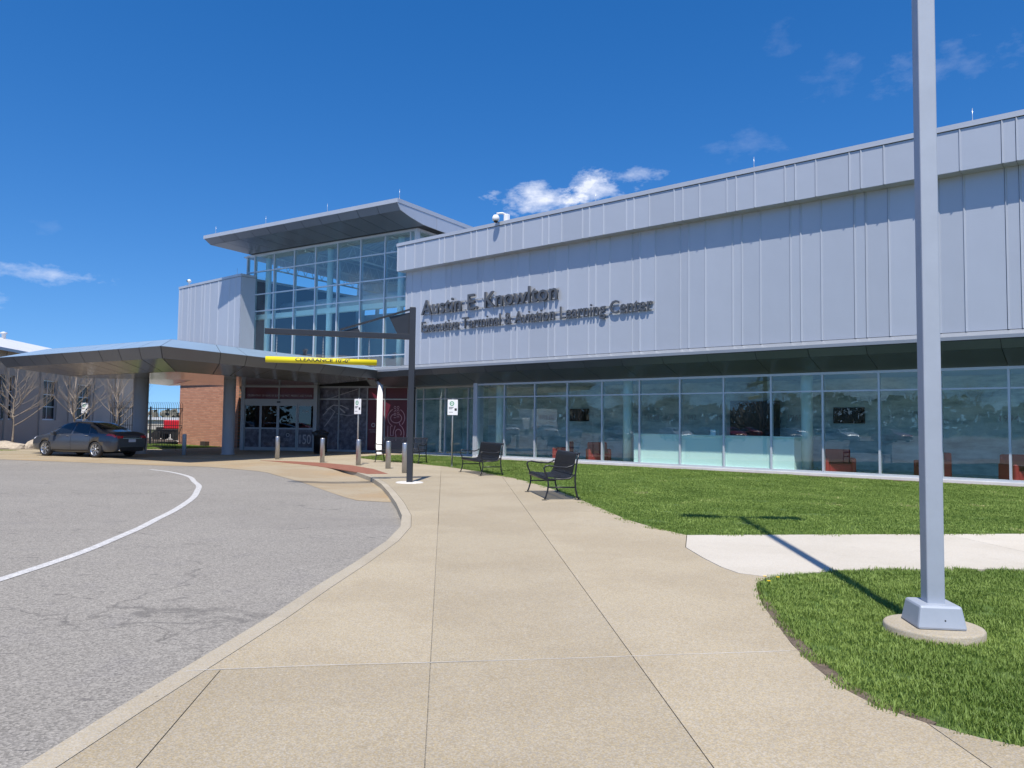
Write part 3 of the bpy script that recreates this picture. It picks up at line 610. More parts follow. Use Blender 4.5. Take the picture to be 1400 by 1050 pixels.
# ---------------- atrium
PA = Vector((-17.7, 46.3, 0)); al = radians(57.6); FA = frame(PA, (-sin(al), cos(al)))
am = [-2.12]+[-2.79-1.71*i for i in range(8)]+[-15.13]
rows = [4.42, 5.03, 8.02, 9.02, 10.38, 11.33]
q = MB(); q.box(-15.2, -2.05, -.14, .05, 11.32, 11.44); aw = obj('atrium_window_wall', q, 'alu', bld, FA)
q = MB(); q.box(-15.2, -2.0, -.5, .03, 3.45, 4.40); obj('header_wall', q, 'joint', bld, FA)
for i, s in enumerate(am):
    q = MB(); hw = .09 if i == len(am)-1 else .032; q.box(s-hw, s+hw, -.14, .065, 4.30, 11.32); obj('mullion', q, 'alu', aw)
for a, b in zip(am[:-1], am[1:]):
    for z0, z1 in zip(rows[:-1], rows[1:]):
        pane(aw, b+.035, a-.035, z0+.03, z1-.03, 0, 'aglass'); transom(aw, b+.035, a-.035, z0, .06)
# side glazing facing right, and the left side strip
FAs = FA @ Matrix.Translation((-15.13, 0, 0)) @ Matrix.Rotation(-pi/2, 4, 'Z')   # x runs back into the building (-d), y points to the right
q = MB(); q.box(0, 10.2, -.12, .05, 11.32, 11.44); q.box(0, 10.2, -.12, .05, 4.2, 4.3); sw_ = obj('atrium_side_window_wall', q, 'alu', bld, FAs)
for i in range(7):
    q = MB(); q.box(1.7*i+.05, 1.7*i+.12, -.12, .06, 4.3, 11.32); obj('mullion', q, 'alu', sw_)
    if i < 6:
        for z0, z1 in ((4.3, 8.02), (8.02, 9.7), (9.7, 11.32)): pane(sw_, 1.7*i+.13, 1.7*i+1.74, z0+.03, z1-.03, 0, 'aglass'); transom(sw_, 1.7*i+.13, 1.7*i+1.74, z0+.0, .06)
# atrium back wall: solid low, clerestory glass above
q = MB(); q.box(-15.1, -1.2, -10.4, -10.2, 0, 9.15); q.box(-15.1, -1.2, -10.4, -10.2, 10.45, 11.4)
for s in (-15.1, -12.2, -9.2, -6.2, -3.2): q.box(s, s+.2, -10.4, -10.2, 9.15, 10.45)
q.box(-2.0, -1.8, -10.2, -.1, 0, 9.6)
obj('atrium_inner_wall', q, mat('atrium_inner_paint', (.58, .66, .67), .7, var=(.4, .06)), bld, FA)
q = MB()
for i in range(50): q.box(-15.1+i*.27, -15.1+i*.27+.15, -10.2, -.12, 11.34, 11.40)
q.box(-15.1, -1.6, -10.2, -.12, 11.40, 11.45); obj('roof_deck', q, mat('white_roof_deck', (.55, .57, .58), .6), bld, FA)
q = MB()
for s in (-13.2, -10.0, -6.7, -3.6):
    for z in (10.55, 11.28): q.box(s-.04, s+.04, -10.1, -.3, z-.04, z+.04)
    for i in range(14):
        d0 = -.4-i*.69; q.tube([(s, d0, 10.55), (s, d0-.345, 11.28), (s, d0-.69, 10.55)], .022, 5)
obj('roof_truss', q, 'white', bld, FA)
q = MB(); q.tube([(-15.0, -2.6, 8.55), (-2.2, -2.6, 8.55)], .36, 20); obj('air_duct', q, mat('air_duct_paint', (.58, .62, .63), .5), bld, FA)
for s in (-3.25, -8.4, -13.6, ):
    q = MB(); q.lathe([(.17, 3.97), (.17, 11.3)], (s, -.62), 18); obj('atrium_column', q, 'mint', bld, FA)
q = MB(); q.box(-15.1, -2.0, -.75, -.45, 7.62, 7.9); obj('atrium_beam', q, 'mint', bld, FA)
q = MB(); q.box(-15.1, -2.1, -10.2, -3.4, 3.7, 3.95); obj('upper_floor', q, mat('upper_floor_edge', (.35, .37, .38), .6), bld, FA)
# atrium roof: tilted fascia, deep sloping soffit
rs0, rs1 = -15.9, -1.25
c1 = [(-.62, 1.9), (-15.48, 1.9), (-15.48, -12.0), (-.62, -12.0)]
q = MB(); q.box(rs1+.04, rs0-.04, -12, 2.44, 12.05, 12.25); ar = obj('atrium_roof', q, 'trim', bld, FA)
ctr = MB(); ctr.add([(rs1-.02, 2.38, 12.05), (rs0+.02, 2.38, 12.05), (rs0+.02, -12, 12.05), (rs1-.02, -12, 12.05), (-1.5, 2.16, 11.74), (-15.86, 2.16, 11.74), (-15.86, -12, 11.74), (-1.5, -12, 11.74), (-2.6, .35, 11.43), (-15.84, .35, 11.43), (-15.84, -11.5, 11.43), (-2.6, -11.5, 11.43)],
    [(0, 1, 5, 4), (1, 2, 6, 5), (2, 3, 7, 6), (3, 0, 4, 7), (4, 5, 9, 8), (5, 6, 10, 9), (6, 7, 11, 10), (7, 4, 8, 11), (8, 9, 10, 11), (0, 3, 2, 1)])
obj('roof_core', ctr, 'joint', ar, fixn=True)
NP = 11
lerp = lambda a, b, t: tuple(x+(y-x)*t for x, y in zip(a, b))
def strip(parent, A0, A1, B0, B1, n, m, name, gap=.026, th=.012, lift=.006, ts=None, flip=False):
    """panels between two edges A0-A1 and B0-B1"""
    ts = ts or [i/n for i in range(n+1)]; L_ = (Vector(A1)-Vector(A0)).length
    for t0, t1 in zip(ts[:-1], ts[1:]):
        e = gap/2/L_; P = [lerp(A0, A1, t0+e), lerp(A0, A1, t1-e), lerp(B0, B1, t1-e), lerp(B0, B1, t0+e)]
        nn = (Vector(P[1])-Vector(P[0])).cross(Vector(P[2])-Vector(P[0])).normalized()
        if flip: P = P[::-1]; nn = -nn
        P = [tuple(Vector(p)+nn*lift) for p in P]
        q = MB(); q.slab(P, th); obj(name, q, m, parent)
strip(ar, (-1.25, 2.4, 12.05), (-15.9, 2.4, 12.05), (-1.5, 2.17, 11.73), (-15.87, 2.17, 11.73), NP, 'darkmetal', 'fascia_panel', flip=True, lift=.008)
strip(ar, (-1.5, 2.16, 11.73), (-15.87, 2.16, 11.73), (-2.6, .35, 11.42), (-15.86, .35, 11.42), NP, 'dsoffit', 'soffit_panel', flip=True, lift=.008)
# right side of the roof: tall pale side panels following the soffit line
q = MB()
side = [(1.9, 12.18), (1.66, 11.86), (.12, 11.42), (-1.0, 11.36)]
def sidepanel(poly):
    b = MB(); n = len(poly); vs = [(-15.92, d, z) for d, z in poly]+[(-15.87, d, z) for d, z in poly]
    b.add(vs, [tuple(range(n)), tuple(range(2*n-1, n-1, -1))]+[(i, n+i, n+(i+1) % n, (i+1) % n) for i in range(n)]); return b
obj('side_panel', sidepanel([(2.4, 12.04), (2.17, 11.74), (1.4, 11.56), (.45, 11.42), (-.6, 11.40), (-.6, 12.04)]), 'panel', ar, fixn=True)
for a in (-.62, -3.5, -6.4, -9.3): obj('side_panel', sidepanel([(a, 12.04), (a, 11.40), (a-2.86, 11.40), (a-2.86, 12.04)]), 'panel', ar, fixn=True)
strip(ar, (-1.25, 2.4, 12.05), (-1.25, -12, 12.05), (-1.5, 2.16, 11.73), (-1.5, -12, 11.73), 9, 'darkmetal', 'fascia_panel', lift=.008)
strip(ar, (-1.5, 2.16, 11.73), (-1.5, -12, 11.73), (-2.6, .35, 11.42), (-2.6, -11.5, 11.42), 9, 'soffit', 'soffit_panel', lift=.008)
for s in (-2.0, -6.3, -11.0, -15.85): rod((s, 2.2, 12.25), .5, bld, FA)
rod((-15.7, -7, 12.25), .5, bld, FA)
# ---------------- left wing
PW_ = Vector((-21.1, 48.4, 0)); FW = frame(PW_, UD)
q = MB(); q.prism([(.58, -9), (.58, -.03), (-6.75, -.03), (-6.75, -.90), (-6.05, -.86), (-6.05, -9)][::-1], 4.1, 10.0); wg = obj('side_wing', q, 'joint', bld, FW)
sm_ = [.60, .16, -.60, -.93, -1.47, -2.3, -2.66, -3.3, -4.3, -5.5, -6.2, -6.85]
for a, b in zip(sm_[:-1], sm_[1:]): panel('panel', b, a, 4.1, 9.98, 0, wg)
q = MB(); q.box(-6.86, -6.80, -.93, -.0, 4.1, 9.98); obj('panel', q, 'panel', wg)
q = MB(); q.prism([(.64, -9), (.64, .04), (-6.88, .04), (-6.88, -.92), (-6.05, -.88), (-6.05, -9)][::-1], 10.0, 10.14); obj('parapet_cap', q, 'trim', wg)
rod((-6.2, -.1, 10.14), .4, bld, FW)
# brick base wall
q = MB(); q.box(-6.6, .50, -8, -.22, -.1, 4.1); q.box(-9.6, -6.6, -8, -.98, -.1, 4.1); obj('brick_wall', q, 'brick', bld, FW)
q = MB(); q.box(-3.4, -2.8, -.22, .05, 0, .28); obj('wall_vent', q, mat('dark_vent', (.05, .035, .03), .8), bld, FW)
# ---------------- entrance storefront
FS = frame(Vector((-5.35, 39.3, 0)), (-4.95, 1.4)); LS = math.hypot(4.95, 1.4)
sm2 = [0.0, 1.30, 2.30, 2.78, 3.95, LS]
q = MB(); q.box(0, LS, -.09, .04, 3.36, 3.46); q.box(0, LS, -.09, .05, -.02, .10); st = obj('storefront', q, 'doorframe', bld, FS)
for i, s in enumerate(sm2):
    q = MB(); hw = .03; q.box(s-hw, s+hw, -.10, .055, .10, 3.36); obj('mullion', q, 'doorframe', st)
for i, (a, b) in enumerate(zip(sm2[:-1], sm2[1:])):
    mt = 'maroon' if i < 2 else 'mural'
    for z0, z1 in ((.10, 2.74), (2.80, 3.36)):
        q = MB(); q.box(a+.03, b-.03, -.02, -.008, z0, z1); obj('vinyl_pane', q, mt, st)
    transom(st, a+.03, b-.03, 2.77)
q = MB(); q.box(-.05, LS+.05, -8, -.11, 3.35, 3.6); q.box(-.05, LS+.05, -3, -.12, 0, 3.35); obj('storefront_backing', q, 'joint', st)
# anniversary emblem on the maroon glass
cx_, cz_ = .66, 1.42
def em(pts, w_=.05, closed=False):
    return [( (430-x)/10.5*.0382+cx_, (640-y)/10.5*.0382+cz_-.06) for x, y in pts]
def flat(mb, pts, w_=.038, y=.0):
    P = [Vector((x, 0, z)) for x, z in pts]; vs = []
    for i, p in enumerate(P):
        d = (P[min(i+1, len(P)-1)]-P[max(i-1, 0)]).normalized(); nn = Vector((-d.z, 0, d.x))*w_/2
        for qn in (p-nn, p+nn): vs += [(qn.x, y, qn.z)]
    n = len(vs); vs += [(a, b-.004, c) for a, b, c in vs]
    for i in range(len(P)-1): mb.add([vs[2*i], vs[2*i+1], vs[2*i+3], vs[2*i+2]], [(0, 1, 2, 3)])
arcp = lambda cx, cy, rx, ry, a0, a1, n=20: [(cx+rx*cos(radians(a0+(a1-a0)*i/n)), cy+ry*sin(radians(a0+(a1-a0)*i/n))) for i in range(n+1)]
q = MB()
flat(q, em(arcp(432, 515, 130, 130, -115, -245)+[(345, 640), (345, 770), (390, 770), (390, 715), (418, 628)]))
flat(q, em(arcp(432, 515, 130, 130, -62, 48)))
flat(q, em(arcp(430, 522, 85, 66, -120, -420, 26)))
flat(q, em([(305, 630), (305, 835), (395, 835)]))
flat(q, em([(432, 845), (432, 770)]+arcp(468, 730, 46, 52, 150, 400)))
flat(q, em([(480, 585)]+arcp(430, 740, 125, 140, -62, 20)+[(545, 845), (515, 845)]))
obj('anniversary_emblem', q, 'pinkline', st)
for x_, tx in ((408, '1870'), (457, '2020')):
    me = textmesh(tx); a, b_, c_, d_ = bbox(me)
    for v in me.vertices:   # read upwards
        L2 = (v.co.x-a)/(b_-a)*.62; T = (v.co.y-c_)/(d_-c_)*.13; v.co = ((430-x_)/10.5*.0382+cx_+.06-T, .003, 1.80+L2)
    me.materials.append(MT['pinkline']); obj('printed_date', me, None, st)
textobj('printed_letter', 'O', 'greytext', st, None, 1.95, 1.42, h=.22, y=.0, bold=.02)
textobj('printed_line', 'THE OHIO STATE', 'greytext', st, None, 1.95, 1.17, w=.52, h=.06); textobj('printed_line', 'UNIVERSITY', 'greytext', st, None, 1.95, 1.06, w=.38, h=.05)
# pale sweeping strokes of the printed photograph
q = MB()
flat(q, [(4.9, 2.75), (4.4, 2.84), (3.9, 3.0), (3.3, 3.18), (2.9, 3.3)], .03); flat(q, [(4.7, 2.2), (4.3, 2.45), (3.8, 2.42), (3.4, 2.25)], .05); flat(q, [(4.0, 2.35), (3.6, 2.05)], .07); flat(q, [(4.9, 1.9), (4.5, 2.3), (4.2, 2.1), (4.55, 1.6), (4.8, 1.3)], .04); flat(q, [(4.1, 2.0), (3.4, 1.9), (2.85, 2.0)], .03)
obj('mural_strokes', q, 'greytext', st)
# automatic door vestibule
FD = frame(Vector((-10.33, 40.35, 0)), (-4.12, .5)); LD = 4.15
dm = [0.12, 1.05, 2.12, 3.10, 4.03]
q = MB(); q.box(0, LD, -.10, .05, 3.36, 3.50); q.box(0, LD, -.14, .08, 2.46, 2.74); q.box(0, LD, -.10, .03, -.01, .03); q.box(-.03, .16, -.16, .09, 0, 3.5); q.box(4.0, 4.2, -.16, .09, 0, 3.5); q.box(4.12, 4.18, -1.8, -.16, 0, 3.5); q.box(2.07, 2.13, -.05, .06, 2.74, 3.36)
dv = obj('door_vestibule', q, 'doorframe', bld, FD)
q = MB(); q.box(.16, 4.0, -.03, -.015, 2.75, 3.36); obj('banner', q, 'maroon', dv)
textobj('banner_lettering', 'CELEBRATING 150 YEARS OF BUCKEYES PAST, PRESENT AND FUTURE', 'greytext', dv, None, 2.08, 2.92, w=3.6, h=.12, y=-.008, bold=.01)
for i, (a, b) in enumerate(zip(dm[:-1], dm[1:])):
    yy = 0 if i in (0, 3) else .045
    q = MB(); q.box(a, a+.07, yy-.03, yy+.03, .03, 2.46); q.box(b-.07, b, yy-.03, yy+.03, .03, 2.46); q.box(a+.07, b-.07, yy-.03, yy+.03, .03, .18); q.box(a+.07, b-.07, yy-.03, yy+.03, 2.38, 2.46); q.box(a+.07, b-.07, yy-.03, yy+.03, 1.14, 1.22)
    obj('door_leaf', q, 'doorframe', dv)
    q = MB(); q.box(a+.07, b-.07, yy-.005, yy+.005, 1.22, 2.38); obj('door_glass', q, 'dglass', dv)
    q = MB(); q.box(a+.07, b-.07, yy-.005, yy+.005, .18, 1.14); obj('door_vinyl', q, 'mural', dv)
textobj('printed_number', '150', 'greytext', dv, None, .60, .62, w=.62, h=.5, y=.008, bold=.0)
textobj('printed_number', '2160', 'greytext', dv, None, .62, 2.10, w=.34, h=.13, y=.01)
textobj('printed_letter', 'O', 'greytext', dv, None, 1.55, .84, h=.2, y=.055, bold=.02); textobj('printed_line', 'THE OHIO STATE', 'greytext', dv, None, 1.55, .62, w=.5, h=.05, y=.055); textobj('printed_line', 'UNIVERSITY', 'greytext', dv, None, 1.55, .53, w=.36, h=.045, y=.055)
q = MB(); q.box(0, LD, -4, -3.9, 0, 3.5); q.box(0, LD, -4, -.2, 3.5, 3.55); obj('vestibule_backing', q, 'joint', dv)
q = MB(); q.box(2.0, 2.16, .08, .16, 2.54, 2.62); obj('door_sensor', q, 'black', dv)

# ============================================================ CANOPY
RIM = [(-12.1, 26.07), (-6.25, 37.75), (-8.6, 41.0), (-15.1, 44.5), (-16.7, 43.0), (-22.2, 44.4), (-18.3, 37.5), (-22.4, 37.7), (-21.8, 32.1)]
CEN = (-15.0, 37.5)
def off(poly, dist):
    out = []; n = len(poly)
    for i in range(n):
        a, b, c = (Vector(poly[i-1]), Vector(poly[i]), Vector(poly[(i+1) % n]))
        d1 = (b-a).normalized(); d2 = (c-b).normalized(); n1 = Vector((-d1.y, d1.x)); n2 = Vector((-d2.y, d2.x))
        bis = (n1+n2).normalized(); out.append(tuple(b+bis*min(dist/max(.4, bis.dot(n1)), dist*1.7)))
    return out
z3 = lambda P, z: [(x, y, z) for x, y in P]
rim = z3(RIM, 4.10); up_ = z3(off(RIM, 1.55), 4.56); lo1 = z3(off(RIM, .30), 3.72); lo2 = z3(off(RIM, 2.4), 3.45)
can = empty('entrance_canopy', (-15, 36, 0), 'faceted grey metal canopy over the entrance drive on round columns', 'canopy')
IDM = Matrix.Identity(4)
q = MB(); n = 9
q.add(rim+up_+lo1+lo2, [tuple(range(n, 2*n)), tuple(range(4*n-1, 3*n-1, -1))]+[(i, (i+1) % n, n+(i+1) % n, n+i) for i in range(n)]+[(i, 2*n+i, 2*n+(i+1) % n, (i+1) % n) for i in range(n)]+[(2*n+i, 3*n+i, 3*n+(i+1) % n, 2*n+(i+1) % n) for i in range(n)])
cc = obj('canopy_core', q, 'joint', can, IDM, fixn=True)
cnt = [8, 3, 5, 2, 4, 5, 3, 4, 9]
def strip2(A0, A1, B0, B1, n, m, name, outward_z, ts=None, lift=.008, alt=None):
    nn = (Vector(A1)-Vector(A0)).cross(Vector(B0)-Vector(A0)); fl = (nn.z*outward_z) < 0
    strip(cc, A0, A1, B0, B1, n, m, name, flip=fl, lift=lift, ts=ts, gap=.05 if name == 'soffit_panel' else .032)
def tidy(ts): return ts
for i in range(n):
    j = (i+1) % n; ts = None
    if i == 0: ts = [0, .20, .30, .43, .54, .65, .76, .88, 1]
    A0, A1, B0, B1 = rim[i], rim[j], lo1[i], lo1[j]
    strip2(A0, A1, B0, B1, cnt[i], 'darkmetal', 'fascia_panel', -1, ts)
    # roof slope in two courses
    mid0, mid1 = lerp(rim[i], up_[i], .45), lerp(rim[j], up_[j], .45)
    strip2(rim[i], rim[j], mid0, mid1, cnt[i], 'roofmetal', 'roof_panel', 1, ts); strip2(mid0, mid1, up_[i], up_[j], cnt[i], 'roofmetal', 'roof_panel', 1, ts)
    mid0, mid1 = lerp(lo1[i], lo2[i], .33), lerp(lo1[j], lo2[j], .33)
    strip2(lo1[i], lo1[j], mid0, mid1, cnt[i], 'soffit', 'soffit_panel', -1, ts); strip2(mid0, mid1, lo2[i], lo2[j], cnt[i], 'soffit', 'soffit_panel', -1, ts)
q = MB(); q.add([(x, y, z-.012) for x, y, z in lo2][::-1], [tuple(range(n))])
obj('soffit_field', q, 'soffit', can, IDM)
q = MB(); q.prism(off(RIM, 1.56), 4.562, 4.575); obj('roof_field', q, 'roofmetal', can, IDM)
def column(x, y, r, top, cap=True):
    q = MB(); q.lathe([(r*1.18, 0), (r*1.18, .03), (r, .035), (r, top)], (0, 0), 32); obj('column', q, 'column' if r > .2 else 'white', can, Matrix.Translation((x, y, 0)))
column(-13.1, 35.3, .27, 3.5); column(-17.05, 35.0, .31, 3.5)
column(-6.51, 37.56, .145, 3.42)
q = MB(); q.tube([(-6.51, 37.56, 3.38), (-6.75, 37.9, 3.62)], .09, 10); obj('column_brace', q, 'column', can, IDM)
# ============================================================ CLEARANCE POST
px, py = -2.65, 20.02
cp = empty('clearance_post', (px, py, 0), 'dark steel post with long arm reaching over the drive, on a white concrete disc', 'post')
q = MB(); q.box(-.075, .075, -.075, .075, 0, 4.62); obj('post', q, 'postblack', cp, bevel=.006)
q = MB(); q.lathe([(.36, -.1), (.36, .012), (.34, .02)], (0, 0), 40); obj('footing', q, mat('white_footing', (.60, .58, .54), .8, var=(6, .1)), cp)
ad = Vector((-3.41, -.92, 0)).normalized(); FArm = frame(Vector((px, py, 0)), (ad.x, ad.y))
q = MB(); q.box(.075, 3.72, -.06, .06, 3.76, 3.90); arm = obj('arm', q, 'postblack', cp, FArm, bevel=.005)
def gus(poly, t=.012):
    b = MB(); n = len(poly); vs = [(x, -t, z) for x, z in poly]+[(x, t, z) for x, z in poly]; b.add(vs, [tuple(range(n)), tuple(range(2*n-1, n-1, -1))]+[(i, n+i, n+(i+1) % n, (i+1) % n) for i in range(n)]); return b
obj('gusset', gus([(.075, 3.9), (.075, 4.48), (.62, 4.34), (.40, 3.9)]), 'postblack', cp, FArm, fixn=True)
obj('gusset', gus([(1.82, 3.9), (1.42, 4.03), (1.36, 3.9)]), 'postblack', cp, FArm, fixn=True)
q = MB(); q.slab([(1.86, -.05, 3.92), (.06, -.05, 4.54), (.06, .05, 4.54), (1.86, .05, 3.92)], .045); obj('strut', q, 'postblack', cp, FArm, fixn=True)
bar = empty('clearance_bar', (px+ad.x*2.3, py+ad.y*2.3, 3.05), 'yellow clearance tube hanging on chains from the dark arm, reading CLEARANCE 10\'-0"', 'sign')
q = MB(); q.tube([(.92, 0, 3.12), (3.68, 0, 3.12)], .078, 48); obj('tube', q, 'yellow', bar, FArm)
q = MB(); q.tube([(.915, 0, 3.12), (.92, 0, 3.12)], .066, 16); obj('end_cap', q, mat('tube_end', (.5, .42, .02), .6), bar, FArm)
me = textmesh('CLEARANCE 10\'-0"', 1, 0, .025); a, b_, c_, d_ = bbox(me)
bb = bmesh.new(); bb.from_mesh(me)
for k in range(1, 9): bmesh.ops.bisect_plane(bb, geom=bb.verts[:]+bb.edges[:]+bb.faces[:], plane_co=(0, c_+(d_-c_)*k/9, 0), plane_no=(0, 1, 0))
bb.to_mesh(me); bb.free()
for v in me.vertices:     # wrapped on the tube, read from the road
    X = (v.co.x-(a+b_)/2)/(b_-a)*1.36; T = ((v.co.y-(c_+d_)/2)/(d_-c_)*.10)/.0795+.22; v.co = (2.28-X, cos(T)*.0812, 3.12+sin(T)*.0812)
me.materials.append(MT['black']); obj('lettering', me, None, bar, FArm)
def chain(x, z0, z1):
    b = MB(); n = int((z1-z0)/.036)
    for i in range(n):
        z = z0+.018+i*.036; ring = []
        for k in range(9):
            a = 2*pi*k/8; u_, w_ = .011*cos(a), .021*sin(a); ring.append((x+(u_ if i % 2 else 0), (0 if i % 2 else u_), z+w_))
        b.tube(ring, .0042, 5, False)
    return b
for x in (1.12, 2.28, 3.42): obj('chain', chain(x, 3.195, 3.76), 'galv', bar, FArm)

# ============================================================ LAMP POST
lp = empty('lamp_post', (3.28, 5.97, 0), 'tall square grey lamp post on a round concrete footing in the grass', 'lamp post', rz=radians(-7))
q = MB(); q.lathe([(.352, -.3), (.352, .045), (.345, .056), (.33, .06)], (0, 0), 56); obj('footing', q, 'curb', lp)
q = MB(); a, b_ = .178, .150
q.add([(-a, -a, .06), (a, -a, .06), (a, a, .06), (-a, a, .06), (-b_, -b_, .235), (b_, -b_, .235), (b_, b_, .235), (-b_, b_, .235)], [(0, 3, 2, 1), (4, 5, 6, 7), (0, 1, 5, 4), (1, 2, 6, 5), (2, 3, 7, 6), (3, 0, 4, 7)])
obj('base_cover', q, 'lamp', lp, bevel=.018)
q = MB(); q.lathe([(.006, 0), (.006, .003)], (0, 0), 8); obj('screw', q, 'black', lp, WM[lp.name] @ Matrix.Translation((.02, -.166, .13)) @ Matrix.Rotation(pi/2, 4, 'X'))
q = MB(); q.box(-.0655, .0655, -.0655, .0655, .2, 13.9); obj('pole', q, 'lamp', lp, bevel=.010)
q = MB(); q.box(.0655, .073, -.03, .03, .50, .62); obj('hand_hole_cover', q, 'lamp', lp)
for sg in (-1, 1):
    q = MB(); q.box(.06*sg, .36*sg, -.06, .06, 13.72, 13.82); obj('arm', q, 'lamp', lp)
    q = MB(); q.box(.34*sg, 1.02*sg, -.2, .2, 13.70, 13.84); obj('lamp_head', q, 'lamp', lp, bevel=.03)

# ============================================================ BOLLARDS, BIN, SIGNS
BG = 'stainless bollards along the kerb'
def bollard(x, y, label, m='steel'):
    o = MB(); o.lathe([(.089, -.02), (.089, .905), (.083, .925), (.06, .938), (0, .942)], (0, 0), 28)
    b = bollard.me if m == 'steel' and bollard.me else None
    if b: ob = bpy.data.objects.new('bollard', b); COL.objects.link(ob); ob.matrix_world = Matrix.Translation((x, y, 0)); WM[ob.name] = ob.matrix_world.copy()
    else:
        ob = obj('bollard', o, m, None, Matrix.Translation((x, y, 0)))
        if m == 'steel': bollard.me = ob.data
    return tag(ob, label, 'bollard', BG)
bollard.me = None
for (x, y), l in zip([(-9.62, 31.4), (-7.26, 29.36), (-5.55, 27.75), (-4.18, 25.97), (-3.32, 23.86)],
    ['stainless bollard in front of the sliding doors, farthest along the terracotta strip', 'stainless bollard standing in front of the black litter bin', 'stainless bollard beside the foot of a sign pole in front of the mural glass', 'stainless bollard in front of the distant bench, left of its middle', 'stainless bollard right beside the dark clearance post']): bollard(x, y, l)
bollard(-14.68, 34.25, 'grey bollard in canopy shade in front of the brick wall', 'column')
bn = empty('litter_bin', (-9.26, 37.0, 0), 'black slatted round litter bin with flared rim by the doors', 'litter bin')
q = MB()
for i in range(34):
    a = 2*pi*i/34; c, s = cos(a), sin(a); q.tube([(.30*c, .30*s, .08), (.31*c, .31*s, .85), (.40*c, .40*s, 1.05)], .014, 5)
obj('slat', q, 'black', bn).__setitem__('kind', 'stuff')
q = MB(); q.lathe([(.28, .03), (.28, .92)], (0, 0), 24); obj('liner', q, 'black', bn)
for z, r in ((.08, .31), (.5, .32), (.86, .325), (1.05, .41)):
    q = MB(); q.tube([(r*cos(2*pi*k/24), r*sin(2*pi*k/24), z) for k in range(25)], .016, 6, False); obj('ring', q, 'black', bn)
q = MB(); q.lathe([(.30, 1.06), (.30, 1.10), (.22, 1.14), (.12, 1.15)], (0, 0), 24); obj('lid', q, 'black', bn)
MT['signgreen'] = mat('sign_green', (.05, .30, .14), .5)
def sign(x, y, rz, label):
    t = empty('information_sign', (x, y, 0), label, 'sign', 'white information signs on steel poles', rz)
    q = MB(); q.lathe([(.028, 0), (.028, 2.40), (.0, 2.47)], (0, .045), 12); q.lathe([(.05, 0), (.05, .012)], (0, .045), 14); obj('pole', q, 'galv', t)
    q = MB(); q.box(-.185, .185, -.004, .012, 1.86, 2.42); p = obj('sign_board', q, 'white', t, bevel=.01)
    q = MB(); n = 28
    vs = [((r)*cos(2*pi*k/n)-.03, -.0065, 2.28+r*sin(2*pi*k/n)) for r in (.052, .082) for k in range(n)]; q.add(vs, [(k, (k+1) % n, n+(k+1) % n, n+k) for k in range(n)])
    q.box(-.075, .0, -.0065, -.006, 2.272, 2.290); obj('green_ring', q, 'signgreen', p)
    q = MB()
    for z, w in ((2.14, .24), (2.11, .2), (2.08, .16), (1.96, .2)): q.box(-.14, -.14+w*.75, -.0065, -.006, z, z+.014)
    q.box(.07, .15, -.0065, -.006, 2.02, 2.11); obj('printed_lines', q, 'black', p)
    return t
sg1 = sign(-5.69, 28.1, radians(-38), 'white information sign on a steel pole, in front of the grey mural glass')
sign(-2.14, 27.6, radians(0), 'white information sign on a steel pole at the grass edge, between the two benches')
sign(-23.0, 41.0, radians(0), 'white information sign on a steel pole behind the parked grey sedan')

